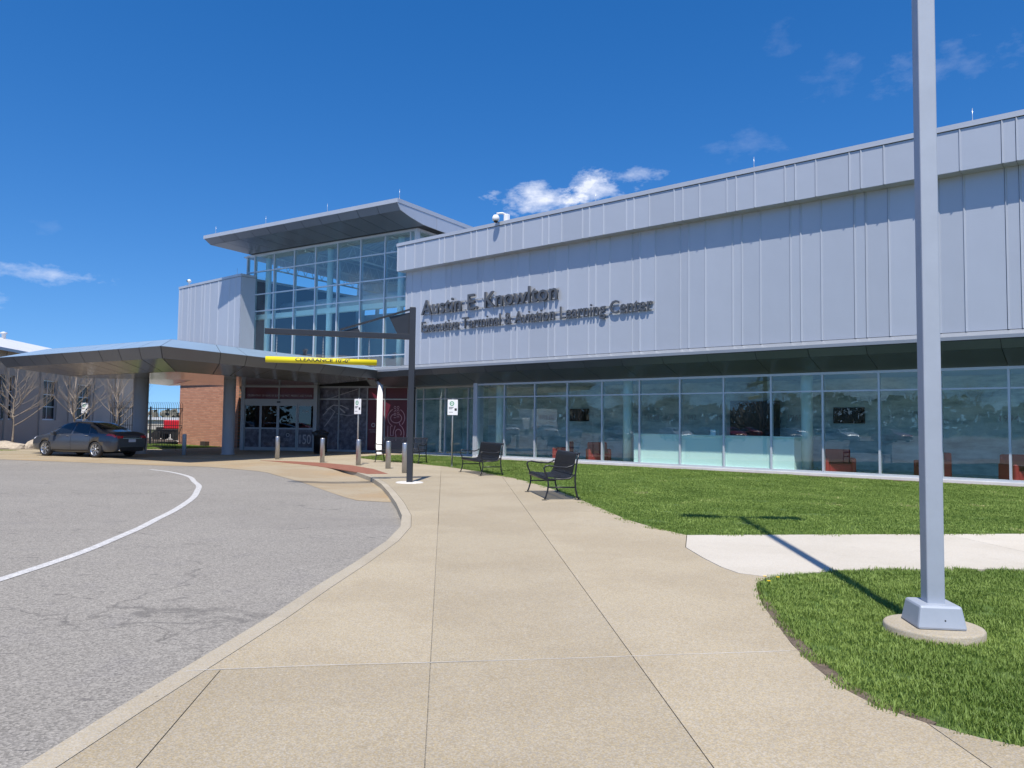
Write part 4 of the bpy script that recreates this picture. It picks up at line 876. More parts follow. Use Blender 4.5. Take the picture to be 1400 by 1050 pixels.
# ============================================================ BENCHES
def bench(x, y, fx, fy, label):
    rz = math.atan2(fx, -fy)   # local -y faces forward
    t = empty('park_bench', (x, y, 0), label, 'bench', 'black strap-metal benches along the walk', rz)
    if bench.src:
        bpy.data.objects.remove(t); t = copy_tree(bench.src, Matrix.Translation((x, y, 0)) @ Matrix.Rotation(rz, 4, 'Z') @ Matrix.Scale(1.06, 4)); t['label'] = label; return t
    prof = [(-.315, .375), (-.325, .41), (-.315, .44), (-.28, .452), (-.15, .437), (0, .425), (.09, .425), (.15, .44), (.19, .48), (.215, .55), (.24, .68), (.27, .84), (.29, .895), (.315, .915), (.34, .908)]
    L_ = 1.80; q = MB(); nS = 40; wS = .028
    for i in range(nS):
        x0 = -L_/2+.03+(L_-.06-wS)*i/(nS-1); vs = []
        for k, (a, z) in enumerate(prof):
            a2, z2 = prof[min(k+1, len(prof)-1)]; a1, z1 = prof[max(k-1, 0)]; d = Vector((a2-a1, z2-z1)).normalized(); n_ = Vector((d.y, -d.x))*.004
            vs += [(x0, a+n_.x, z+n_.y), (x0+wS, a+n_.x, z+n_.y), (x0+wS, a-n_.x, z-n_.y), (x0, a-n_.x, z-n_.y)]
        fs_ = [(4*k+j, 4*k+(j+1) % 4, 4*k+4+(j+1) % 4, 4*k+4+j) for k in range(len(prof)-1) for j in range(4)]+[(0, 3, 2, 1), (4*len(prof)-4, 4*len(prof)-3, 4*len(prof)-2, 4*len(prof)-1)]
        q.add(vs, fs_, False)
    o = obj('slat', q, 'black', t); o['kind'] = 'stuff'
    for (a, z, r) in ((-.318, .405, .022), (.0, .412, .016), (.33, .90, .026), (.20, .50, .014), (.25, .70, .010)):
        q = MB(); q.tube([(-L_/2, a, z), (L_/2, a, z)], r, 10); obj('rail', q, 'black', t)
    for s in (-1, 1):
        X = s*(L_/2-.0)
        q = MB(); q.tube([(X, -.36, .02), (X, -.335, .06), (X, -.30, .18), (X, -.285, .30), (X, -.30, .42), (X, -.36, .56), (X, -.375, .62), (X, -.345, .665), (X, -.28, .675), (X, -.1, .645), (X, .08, .635), (X, .18, .665), (X, .235, .70)], .017, 8); obj('arm_and_leg', q, 'black', t)
        q = MB(); q.tube([(X, .33, .02), (X, .30, .06), (X, .265, .20), (X, .25, .40), (X, .265, .60), (X, .29, .78), (X, .33, .90)], .019, 8); obj('leg', q, 'black', t)
        q = MB(); q.tube([(X, -.29, .25), (X, .26, .25)], .014, 8); obj('brace', q, 'black', t)
        q = MB(); q.tube([(X, -.315, .405), (X, .0, .41), (X, .15, .425), (X, .25, .5)], .016, 8); obj('seat_side', q, 'black', t)
        for a in (-.36, .33):
            q = MB(); q.box(X-.035, X+.035, a-.05, a+.04, 0, .012); obj('foot_plate', q, 'black', t)
    w = WM[t.name] @ Matrix.Scale(1.06, 4); t.matrix_world = w; WM[t.name] = w; bench.src = t; return t
bench.src = None
bench(.92, 16.85, -.986, -.165, 'nearest black metal bench, its back to the lawn, largest of the three')
bench(-.92, 23.93, -.927, -.375, 'middle black metal bench just right of the sign pole at the grass edge')
bench(-4.33, 30.1, -.355, -.934, 'farthest black metal bench, seen from the front behind the bollards and clearance post')

# ============================================================ CAR
MT['carpaint'] = mat('dark_grey_car_paint', (.048, .056, .072), .30, .2, coat=.7)
MT['carglass'] = mat('car_glass', (.010, .012, .014), .05, 0, spec=.6)
MT['alloy'] = mat('alloy_wheel', (.55, .56, .57), .25, .9)
MT['taillight'] = mat('tail_light', (.45, .01, .015), .15, coat=1)
MT['chrome'] = mat('chrome', (.75, .75, .75), .12, 1)
MT['carblack'] = mat('car_black_plastic', (.015, .015, .016), .5)
MT['plate'] = mat('number_plate', (.55, .58, .66), .5)
ST = [  # x from rear, z low, z belt, belt half width, z top at centre, roof-edge half width
 (.00, .40, .80, .66, .86, .50), (.05, .30, .88, .76, .96, .62), (.20, .25, .95, .84, 1.055, .70), (.55, .24, .965, .885, 1.10, .72), (.80, .24, .965, .90, 1.135, .70), (1.15, .23, .955, .91, 1.28, .66), (1.55, .22, .945, .915, 1.415, .60), (1.95, .21, .935, .92, 1.475, .585),
 (2.40, .20, .925, .92, 1.485, .58), (2.80, .20, .915, .92, 1.455, .585), (3.15, .20, .905, .915, 1.365, .61), (3.50, .21, .90, .91, 1.20, .66), (3.80, .22, .89, .905, 1.045, .72), (4.10, .23, .865, .895, .965, .72), (4.45, .24, .81, .87, .885, .68), (4.70, .25, .74, .80, .79, .60), (4.84, .27, .66, .70, .69, .50), (4.88, .36, .60, .60, .62, .42)]
def ip(x):
    for a, b in zip(ST[:-1], ST[1:]):
        if a[0] <= x <= b[0]:
            t = (x-a[0])/(b[0]-a[0]); return [p+(q-p)*t for p, q in zip(a, b)]
    return list(ST[0] if x < 0 else ST[-1])
def sect(x):
    _, zl, zb, wb, zt, wr = ip(x)
    P = [(wb*.60, zl), (wb*.93, zl+.015), (wb*.975, zl+.10), (wb*1.0, zl+.25), (wb*1.005, (zl+zb)/2+.06), (wb*.985, zb-.06), (wb*.955, zb), (wr+(wb*.955-wr)*.5, zb+(zt-.05-zb)*.5+.012), (wr, zt-.055), (wr*.72, zt-.012), (wr*.36, zt-.002), (0, zt)]
    return P
def carsurf(x, v):   # v: 0..11 index along the section, fractional allowed
    P = sect(x); i = min(int(v), len(P)-2); t = v-i; return Vector((x, P[i][0]+(P[i+1][0]-P[i][0])*t, P[i][1]+(P[i+1][1]-P[i][1])*t))
def patch(xs, v0, v1, side=1, nv=3, lift=.006):
    """skin patch: xs = [(x_at_v0, x_at_v1), ...]"""
    b = MB(); vs = []
    for xa, xb in xs:
        for k in range(nv+1):
            t = k/nv; v = v0+(v1-v0)*t; x = xa+(xb-xa)*t; p = carsurf(x, v); e = .01
            dx = carsurf(min(x+e, 4.88), v)-carsurf(max(x-e, 0), v); dv = carsurf(x, min(v+.05, 11))-carsurf(x, max(v-.05, 0)); n_ = dx.cross(dv).normalized()
            if n_.y < 0 or (abs(p.y) < .02 and n_.z < 0): n_ = -n_
            p = p+n_*lift; vs.append((p.x, p.y*side, p.z))
    b.add(vs, [(i*(nv+1)+k, i*(nv+1)+k+1, (i+1)*(nv+1)+k+1, (i+1)*(nv+1)+k) for i in range(len(xs)-1) for k in range(nv)], True); return b
def seg(a, b, n=10): return [(a+(b-a)*i/n, a+(b-a)*i/n) for i in range(n+1)]
def join(*mbs):
    r = MB()
    for b in mbs: n = len(r.v); r.v += b.v; r.f += [tuple(i+n for i in f) for f in b.f]; r.sm += b.sm
    return r
def build_car():
    t = empty('parked_car', (0, 0, 0), 'dark grey four-door sedan parked under the canopy, seen from behind', 'car')
    b = MB(); xs_ = [0, .05, .12, .2, .38, .55, .8, 1.0, 1.15, 1.35, 1.55, 1.75, 1.95, 2.2, 2.4, 2.6, 2.8, 3.0, 3.15, 3.32, 3.5, 3.65, 3.8, 3.95, 4.1, 4.28, 4.45, 4.58, 4.7, 4.78, 4.84, 4.88]; nv = 12
    vs = []
    for x in xs_:
        P = sect(x); vs += [(x, y, z) for y, z in P]+[(x, -y, z) for y, z in P[-2::-1]]
    m_ = 2*nv-1
    b.add(vs, [(i*m_+k, i*m_+(k+1) % m_, (i+1)*m_+(k+1) % m_, (i+1)*m_+k) for i in range(len(xs_)-1) for k in range(m_)], True)
    b.f += [tuple(range(m_-1, -1, -1)), tuple((len(xs_)-1)*m_+k for k in range(m_))]; b.sm += [False, False]
    body = obj('body', b, 'carpaint', t, fixn=True)
    body.data.materials.append(MT['carblack'])
    # wheel arches cut out of the body
    cut = MB()
    for wx in (1.02, 3.86):
        for s in (-1, 1):
            vs = [(wx+.355*cos(2*pi*k/32), s*y, .33+.355*sin(2*pi*k/32)) for y in (.62, 1.1) for k in range(32)]
            cut.add(vs, [tuple(range(32)), tuple(range(63, 31, -1))]+[(k, (k+1) % 32, 32+(k+1) % 32, 32+k) for k in range(32)])
    cme = cut.mesh('c'); bb = bmesh.new(); bb.from_mesh(cme); bmesh.ops.recalc_face_normals(bb, faces=bb.faces[:]); bb.to_mesh(cme); bb.free()
    co = bpy.data.objects.new('c', cme); COL.objects.link(co); md = body.modifiers.new('b', 'BOOLEAN'); md.object = co; md.operation = 'DIFFERENCE'; md.solver = 'EXACT'
    dg = bpy.context.evaluated_depsgraph_get(); dg.update(); nm = bpy.data.meshes.new_from_object(body.evaluated_get(dg)); body.modifiers.clear(); body.data = nm; nm.name = 'car_body'; bpy.data.objects.remove(co)
    for s in (-1, 1):
        obj('side_window', patch([(3.62, 3.02), (3.4, 2.95), (2.9, 2.75), (2.42, 2.42)], 6.15, 7.85, s, 4), 'carglass', t)
        obj('side_window', patch([(2.32, 2.32), (1.9, 1.98), (1.5, 1.66), (1.42, 1.60)], 6.15, 7.85, s, 4), 'carglass', t)
        obj('side_window', patch([(1.36, 1.54), (1.12, 1.36), (.92, 1.22)], 6.2, 7.6, s, 3), 'carglass', t)
        q = MB()
        for xx in (3.66, 2.37, 1.30):
            pts = [carsurf(xx+(.10 if xx == 1.30 and v < 3 else 0)+(-.12*max(0, v-4.5) if xx == 3.66 else 0), v)+Vector((0, .0015, 0)) for v in (1.3, 2, 3, 4, 5, 6)]
            q.tube([(p.x, s*p.y, p.z) for p in pts], .005, 4)
        q.tube([(x, s*(carsurf(x, 1.3).y+.001), carsurf(x, 1.3).z) for x in (1.4, 2, 2.6, 3.2, 3.5)], .005, 4)
        obj('door_seam', q, 'carblack', t)
        for xx in (2.55, 1.48):
            p = carsurf(xx, 5.1); q = MB(); q.box(xx-.09, xx+.09, s*(p.y-.01), s*(p.y+.025), p.z-.012, p.z+.016); obj('door_handle', q, 'chrome', t, bevel=.008)
        p = carsurf(3.30, 6); q = MB(); q.box(p.x-.09, p.x+.07, s*(p.y+.02), s*(p.y+.20), p.z+.0, p.z+.14); obj('mirror', q, 'carpaint', t, bevel=.04)
        obj('tail_light', join(patch([(.055, .055), (.09, .10), (.2, .16), (.34, .25), (.48, .40)], 5.0, 6.6, s, 4, .010), MB().box(.0, .045, s*.44, s*.70, .80, .90)), 'taillight', t)
        obj('headlight', patch([(4.80, 4.76), (4.66, 4.60), (4.48, 4.42)], 5.0, 6.1, s, 3, .008), 'plate', t)
        obj('sill_trim', patch([(1.42, 1.42), (2, 2), (2.8, 2.8), (3.46, 3.46)], .9, 2.0, s, 2, .006), 'carblack', t)
        q = MB(); q.tube([(-.005, s*.56, .32), (.1, s*.56, .32)], .045, 12); obj('exhaust', q, 'chrome', t)
    obj('rear_window', join(patch([(.90, .86), (1.1, 1.08), (1.45, 1.45), (1.58, 1.60)], 8.15, 11, 1, 4), patch([(.90, .86), (1.1, 1.08), (1.45, 1.45), (1.58, 1.60)], 8.15, 11, -1, 4)), 'carglass', t)
    obj('windscreen', join(patch([(2.98, 2.92), (3.2, 3.2), (3.5, 3.5), (3.76, 3.80)], 8.15, 11, 1, 4), patch([(2.98, 2.92), (3.2, 3.2), (3.5, 3.5), (3.76, 3.80)], 8.15, 11, -1, 4)), 'carglass', t)
    q = MB(); q.box(-.018, .02, -.17, .17, .64, .76); obj('number_plate', q, 'plate', t)
    q = MB(); q.box(-.012, .03, -.46, .46, .78, .81); obj('chrome_strip', q, 'chrome', t)
    q = MB(); q.box(-.006, .06, -.60, .60, .27, .44); obj('bumper_insert', q, 'carblack', t, bevel=.02)
    q = MB(); q.box(.01, .04, -.44, .44, .55, .78); obj('boot_recess', q, 'carpaint', t)
    whl = None
    for wx in (1.02, 3.86):
        for s in (-1, 1):
            fr = WM[t.name] @ Matrix.Translation((wx, s*.80, .33)) @ Matrix.Rotation(-s*pi/2, 4, 'X')    # local z points outwards
            if whl is None:
                q = MB(); q.lathe([(.235, -.10), (.30, -.105), (.325, -.07), (.332, 0), (.325, .07), (.30, .10), (.235, .095)], (0, 0), 36, True, False); tme = q.mesh('tyre'); tme.materials.append(MT['rubber'])
                q = MB(); q.lathe([(.24, .092), (.228, .09), (.215, .02), (.20, .0)], (0, 0), 36, True, False); q.lathe([(.055, .075), (.045, .088), (0, .09)], (0, 0), 18)
                for k in range(7):
                    a = 2*pi*k/7
                    for da in (-.13, .13):
                        c0, s0, c1, s1 = cos(a+da*.4), sin(a+da*.4), cos(a+da), sin(a+da); tx, ty = -s1*.016, c1*.016
                        q.add([(.05*c0-tx, .05*s0-ty, .078), (.05*c0+tx, .05*s0+ty, .078), (.225*c1+tx, .225*s1+ty, .085), (.225*c1-tx, .225*s1-ty, .085), (.05*c0-tx, .05*s0-ty, .05), (.05*c0+tx, .05*s0+ty, .05), (.225*c1+tx, .225*s1+ty, .055), (.225*c1-tx, .225*s1-ty, .055)], [(0, 1, 2, 3), (4, 7, 6, 5), (0, 4, 5, 1), (2, 6, 7, 3), (1, 5, 6, 2), (0, 3, 7, 4)])
                rme = q.mesh('rim'); rme.materials.append(MT['alloy'])
                q = MB(); q.lathe([(.22, -.02), (.22, .0), (0, .0)], (0, 0), 24); dme = q.mesh('disc'); dme.materials.append(MT['carblack']); whl = 1
            w_ = obj('wheel', dme, None, t, fr); obj('tyre', tme, None, w_); obj('rim', rme, None, w_)
    if True:
        q = MB(); q.box(.75, 4.1, -.60, .60, .17, .30); obj('underbody', q, 'carblack', t)
    return t
car = build_car()
fwd = Vector((-2.53, .98, 0)).normalized()
rear_wheel = Vector((-16.86, 30.95, 0))     # ground contact of the near rear wheel
rzc = math.atan2(fwd.y, fwd.x); M3 = Matrix.Rotation(rzc, 4, 'Z')
orig = rear_wheel - (M3 @ Vector((1.02, .86, 0))) ; orig.z = -.008
car_w = Matrix.Translation(orig) @ M3
carsrc = car
car.matrix_world = car_w; WM[car.name] = car_w

# ============================================================ LEFT: hangar building, trees, boulders, fence
HX = lambda Y: -28.1-.15*(Y-42)
FH = frame(Vector((HX(30), 30, 0)), (-.15, 1))     # x along the wall away from the camera, y to the left (into the building)
hg = empty('hangar_building', (HX(45), 45, 0), 'dark taupe building with tall narrow windows and white sloping metal roof', 'building')
HL = 33.5; wins = [(6.0, 2.3), (11.0, 2.4), (16.6, 2.3), (22.0, 2.3), (1.2, 2.3)]
q = MB(); xs_ = sorted([0]+[v for c, w in wins for v in (c, c+w)]+[HL])
for i in range(0, len(xs_)-1, 2): q.box(xs_[i], xs_[i+1], 0, .4, -.2, 5.35)
for c, w in wins: q.box(c, c+w, 0, .4, -.2, 1.45); q.box(c, c+w, 0, .4, 3.95, 5.35)
hw_ = obj('wall', q, 'taupe', hg, FH)
for k in range(9): q = MB(); q.box(-.2+k*4.15, .15+k*4.15, -.09, -.0, -.2, 5.3); obj('pilaster', q, 'taupe', hw_)
for c, w in wins:
    q = MB(); q.box(c, c+w, .12, .2, 1.45, 1.53); q.box(c, c+w, .12, .2, 3.87, 3.95); q.box(c, c+.06, .12, .2, 1.53, 3.87); q.box(c+w-.06, c+w, .12, .2, 1.53, 3.87); q.box(c+.06, c+w-.06, .12, .2, 2.26, 2.31); q.box(c+.06, c+w-.06, .12, .2, 3.02, 3.07)
    q.box(c+w/2-.02, c+w/2+.02, .12, .2, 1.53, 3.87)
    wo_ = obj('window', q, 'alu', hg, FH)
    for z0, z1 in ((1.53, 2.26), (2.31, 3.02), (3.07, 3.87)):
        for x0, x1 in ((c+.06, c+w/2-.02), (c+w/2+.02, c+w-.06)): q = MB(); q.box(x0, x1, .155, .165, z0, z1); obj('pane', q, 'winglass', wo_)
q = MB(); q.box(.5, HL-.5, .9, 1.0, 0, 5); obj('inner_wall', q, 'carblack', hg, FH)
q = MB(); q.add([(-.5, -.5, 5.35), (HL+.4, -.5, 5.35), (HL+.4, 6.4, 7.25), (-.5, 6.4, 7.25), (-.5, -.5, 5.22), (HL+.4, -.5, 5.22), (HL+.4, 6.4, 7.1), (-.5, 6.4, 7.1)], [(0, 1, 2, 3), (4, 7, 6, 5), (0, 4, 5, 1), (1, 5, 6, 2), (2, 6, 7, 3), (3, 7, 4, 0)])
q.add([(-.5, 6.4, 7.25), (HL+.4, 6.4, 7.25), (HL+.4, 13.3, 5.35), (-.5, 13.3, 5.35)], [(0, 1, 2, 3)])
rf = obj('roof', q, 'whiteroof', hg, FH)
for s in (9.5, 17.5, 25, 2.0): q = MB(); q.lathe([(.13, 7.2), (.13, 7.5), (.22, 7.52), (.22, 7.62), (0, 7.68)], (s, 6.2), 10); obj('roof_vent', q, 'whiteroof', rf)
q = MB(); q.box(-.5, HL+.4, -.62, -.5, 5.18, 5.34); obj('gutter', q, 'trim', rf)
q = MB(); q.box(0, HL, 12.4, 12.8, -.2, 5.3); q.box(-.0, .4, .4, 12.4, -.2, 5.3); q.box(HL-.4, HL, .4, 12.4, -.2, 6.2); obj('wall', q, 'taupe', hg, FH)
q = MB(); q.prism([(-70, 37.2), (-27, 37.2), (-24, 38.5), (-22.8, 40.2), (-24.5, 56), (-30, 64), (-70, 64)], -.3, .02); bed = struct('mulch_bed', q, 'soil')
bed['kind'] = 'stuff'; tag(bed, 'brown mulch planting bed in front of the taupe building', 'mulch')
def bare_tree(x, y, seed, H, label):
    rnd = random.Random(seed); t = empty('bare_tree', (x, y, .02), label, 'tree', 'bare young trees by the taupe building')
    tr = MB(); pts = [(0, 0, 0)]; rr = [.065]
    for i in range(1, 9): pts.append((rnd.uniform(-.03, .03)*i*.4, rnd.uniform(-.03, .03)*i*.4, H*.80*i/8)); rr.append(.065*(1-i/9.5))
    tr.tube(pts, rr, 8); obj('trunk', tr, 'bark', t)
    cr = MB()
    def grow(p, d, L, r, depth):
        n = 4; P = [p]; q_ = Vector(p); dd = Vector(d)
        for i in range(n):
            dd = (dd+Vector((rnd.uniform(-.12, .12), rnd.uniform(-.12, .12), .09))).normalized(); q_ = q_+dd*L/n; P.append(q_.copy())
        cr.tube(P, [r*(1-.6*i/n) for i in range(n+1)], 5 if depth < 2 else 4, False)
        if depth >= 3: return
        k = (4, 4, 3)[depth]
        for j in range(k):
            i = rnd.randint(1, n); a = rnd.uniform(0, 2*pi); side = dd.orthogonal().normalized(); side.rotate(Matrix.Rotation(a, 3, dd))
            nd = (dd*.85+side*rnd.uniform(.35, .7)+Vector((0, 0, .15))).normalized(); grow(P[i], nd, L*rnd.uniform(.45, .68), r*(1-.55*i/n)*.62, depth+1)
    nb_ = 15
    for i in range(nb_):
        z = H*(.24+.52*i/nb_); a = i*2.4+rnd.uniform(-.3, .3); up = .55+.5*i/nb_; k = min(7, int(z/(H*.8)*8)); base_ = Vector(pts[k]); base_.z = z
        grow(base_, Vector((cos(a), sin(a), up)).normalized(), H*rnd.uniform(.42, .52)*(1-.4*i/nb_), .027*(1-.45*i/nb_), 0)
    obj('branches', cr, 'bark', t)
bare_tree(-26.2, 40.1, 3, 4.6, 'bare young tree at the far left in front of the first dark window')
bare_tree(-23.3, 40.6, 5, 4.4, 'bare young tree behind the roof of the parked sedan, middle of three')
bare_tree(-21.9, 42.3, 8, 4.4, 'bare young tree nearest the canopy column, right of the other two')
def boulder(x, y, sx, sy, sz, seed, label):
    rnd = random.Random(seed); bb = bmesh.new(); bmesh.ops.create_icosphere(bb, subdivisions=3, radius=1)
    from mathutils import noise as mn
    for v in bb.verts:
        k = 1+.32*mn.noise(v.co*1.3+Vector((seed, 0, 0)))+.08*mn.noise(v.co*4); v.co = Vector((v.co.x*sx*k, v.co.y*sy*k, max(v.co.z, -.3)*sz*k))
    me = bpy.data.meshes.new('boulder'); bb.to_mesh(me); bb.free(); me.materials.append(MT['boulder'])
    o = bpy.data.objects.new('boulder', me); COL.objects.link(o); o.location = (x, y, .05); tag(o, label, 'boulder', 'limestone boulders in the mulch bed')
boulder(-25.6, 38.6, .95, .55, .32, 1, 'long low limestone boulder at the far left edge by the first tree')
boulder(-24.35, 38.9, .42, .4, .42, 4, 'small upright limestone boulder in front of the parked car\'s bonnet')
# fence beside the brick wall
fn = empty('metal_fence', (-22, 48.6, 0), 'black metal picket fence with curved tips between column and brick wall', 'fence')
q = MB(); fx0, fx1, fy = -25.6, -21.0, 48.6
nP = 34
for i in range(nP):
    x = fx0+(fx1-fx0)*i/(nP-1); q2 = MB(); q2.box(-.0125, .0125, -.0125, .0125, .05, 2.35); q2.tube([(0, 0, 2.33), (0, -.03, 2.5), (0, -.12, 2.62), (0, -.24, 2.68)], .012, 4)
    if i == 0: pm = q2.mesh('picket'); pm.materials.append(MT['black'])
    o = bpy.data.objects.new('picket', pm); COL.objects.link(o); place(o, fn, Matrix.Translation((x, fy, 0)))
for z in (.15, 1.2, 2.28): q = MB(); q.box(fx0, fx1, fy-.02, fy+.02, z-.02, z+.02); obj('rail', q, 'black', fn, IDM)
for x in (-25.0, -23.05): q = MB(); q.box(x-.04, x+.04, fy-.04, fy+.04, 0, 2.4); obj('post', q, 'black', fn, IDM)
rl = empty('low_railing', (-18.2, 40.2, 0), 'low black metal railing at the edge of the shaded drive', 'railing')
rp0, rp1 = Vector((-19.9, 40.9, 0)), Vector((-17.1, 38.9, 0)); dv_ = rp1-rp0
for z in (1.0, .15): q = MB(); q.tube([rp0+Vector((0, 0, z)), rp1+Vector((0, 0, z))], .02, 6); obj('rail', q, 'black', rl, IDM)
for k in range(24): p = rp0+dv_*k/23; q = MB(); q.box(p.x-.01, p.x+.01, p.y-.01, p.y+.01, 0 if k in (0, 23) else .15, 1.0); obj('baluster', q, 'black', rl, IDM)
# grass strip there and airfield beyond the fence
MT['turf'] = mat('turf_soil', (.055, .105, .018), .95, var=(3, .3), col2=(.075, .12, .025), speck=(60, .4))
struct('airfield_apron', MB().add([(-75, 54, -.03), (-20, 54, -.03), (-20, 88, -.03), (-120, 88, -.03)], [(0, 1, 2, 3)]), 'pale')
tug = empty('airport_tractor', (-26.0, 60, 0), 'red airport tractor with black wheels seen through the fence', 'tractor')
q = MB(); q.box(-1.1, .9, -.7, .7, .85, 1.55); obj('body', q, mat('tractor_red', (.55, .015, .03), .4, coat=.4), tug, bevel=.08)
q = MB(); q.box(-1.2, 1.0, -.75, .75, .45, .85); obj('chassis', q, 'carblack', tug, bevel=.04)
q = MB(); q.box(-1.7, -1.2, -.6, .6, .5, 1.0); obj('seat_box', q, 'carblack', tug, bevel=.05)
for x in (-1.6, -.1, .8):
    for s in (-1, 1): q = MB(); q.tube([(x, s*.6, .36), (x, s*.82, .36)], .36, 20); q.tube([(x, s*.81, .36), (x, s*.84, .36)], .16, 12); obj('wheel', q, 'rubber', tug)
cart = empty('utility_cart', (-30.4, 56, 0), 'dark grey utility cart with small cab behind the fence', 'cart')
q = MB(); q.box(-1.3, 1.3, -.6, .6, .35, 1.05); obj('bed', q, 'darkmetal', cart, bevel=.05)
q = MB(); q.box(-1.1, .1, -.55, .55, 1.85, 1.92); obj('cab_roof', q, 'carblack', cart, bevel=.02)
for x in (-1.05, .05):
    for s in (-.5, .5): q = MB(); q.tube([(x, s, 1.0), (x, s, 1.86)], .03, 6); obj('cab_post', q, 'carblack', cart)
for x in (-.85, .85):
    for s in (-1, 1): q = MB(); q.tube([(x, s*.5, .25), (x, s*.68, .25)], .25, 16); obj('wheel', q, 'rubber', cart)
fh = empty('far_hangar', (-62, 150, 0), 'low white hangar far across the airfield behind the fence', 'building')
q = MB(); q.box(-9, 9, -5, 5, -.3, 1.5); obj('wall', q, 'taupe', fh); q = MB(); q.box(-9.3, 9.3, -5.4, 5.4, 1.5, 2.0); obj('roof', q, 'whiteroof', fh)

# ============================================================ INTERIOR FURNITURE
ct = MB(); ct.box(6.36, 12.54, -.75, -.06, .03, 1.20); ctr_ = obj('reception_counter', ct, 'counter', None, FB); tag(ctr_, 'long pale mint reception counter behind the window wall', 'counter')
q = MB(); q.box(6.34, 12.56, -.78, -.04, 1.20, 1.25); obj('counter_top', q, 'counter', ctr_)
q = MB(); q.box(9.3, 9.5, -.6, -.35, 1.25, 1.45); obj('card_holder', q, 'mint', ctr_)
def armchair(s, d, rz, label):
    if armchair.src is None:
        t = empty('armchair', (0, 0, 0), label, 'armchair', 'red armchairs behind the glass')
        q = MB(); q.box(-.36, .36, -.34, .28, .03, .42); obj('seat', q, 'red', t, bevel=.05)
        q = MB(); q.box(-.40, .40, .20, .40, .03, .86); obj('backrest', q, 'red', t, bevel=.05)
        for s_ in (-1, 1): q = MB(); q.box(s_*.34, s_*.47, -.36, .36, .03, .60); obj('armrest', q, 'red', t, bevel=.04)
        armchair.src = t
    else: t = copy_tree(armchair.src, Matrix.Identity(4)); t['label'] = label
    w = FB @ Matrix.Translation((s, d, 0)) @ Matrix.Rotation(rz, 4, 'Z'); t.matrix_world = w; WM[t.name] = w; return t
armchair.src = None
armchair(16.35, -.62, 2.0, 'red armchair behind the glass, just above the back of the nearest bench, left one')
armchair(14.55, -.62, 3.9, 'red armchair behind the glass, right of the nearest bench back')
armchair(5.1, -.62, 3.6, 'red armchair behind the glass between the mint counter and the lamp post')
armchair(2.35, -.62, 2.2, 'red armchair behind the glass, partly hidden by the lamp post on its left')
armchair(.05, -.62, 3.9, 'red armchair behind the glass right of the lamp post, at the frame\'s right edge')
armchair(-1.6, -1.6, 2.6, 'red armchair behind the glass beyond the right edge')
for s, l in ((18.2, 'black wall television behind the glass, above the nearest bench'), (5.87, 'black wall television behind the glass, between counter and lamp post')):
    q = MB(); q.box(s-.56, s+.56, -4.48, -4.40, 1.74, 2.34); tv = obj('television', q, 'screen', None, FB, bevel=.01); tag(tv, l, 'television', 'televisions on the inner wall')
    q = MB(); q.box(s-.52, s+.52, -4.40, -4.39, 1.78, 2.30); obj('screen', q, 'screen', tv)
# ============================================================ CAMERAS ON THE ROOF
sc1 = empty('security_camera', (0, 0, 0), 'white twin dome security camera on the parapet above the name lettering', 'camera'); sc1.matrix_world = FB @ Matrix.Translation((17.95, 1.75, 10.05)); WM[sc1.name] = sc1.matrix_world.copy()
sc1.matrix_world = FB @ Matrix.Translation((17.95, 1.75, 10.05)); 
q = MB(); q.box(-.22, -.02, -.35, -.15, .05, .36); obj('housing', q, 'white', sc1, bevel=.03)
q = MB(); q.tube([(-.1, -.25, .34), (0, -.1, .40), (.15, .1, .36)], .045, 8); obj('bracket', q, 'white', sc1)
q = MB(); q.lathe([(.0, .32), (.10, .29), (.15, .20), (.15, .08), (.11, .05)], (.17, .12), 18); obj('dome', q, 'white', sc1); q = MB(); q.lathe([(.10, .05), (.08, -.01), (0, -.04)], (.17, .12), 16); obj('lens', q, 'carblack', sc1)
sc2 = empty('security_camera', (0, 0, 0), 'small white security camera on the far left wing parapet', 'camera'); sc2.matrix_world = FW @ Matrix.Translation((-.65, 0, 10.14)); WM[sc2.name] = sc2.matrix_world.copy()
q = MB(); q.lathe([(.03, 0), (.03, .14), (.10, .16), (.13, .24), (.10, .33), (0, .37)], (0, 0), 16); obj('dome', q, 'white', sc2); q = MB(); q.box(-.03, .03, .1, .16, .2, .28); obj('lens', q, 'carblack', sc2)

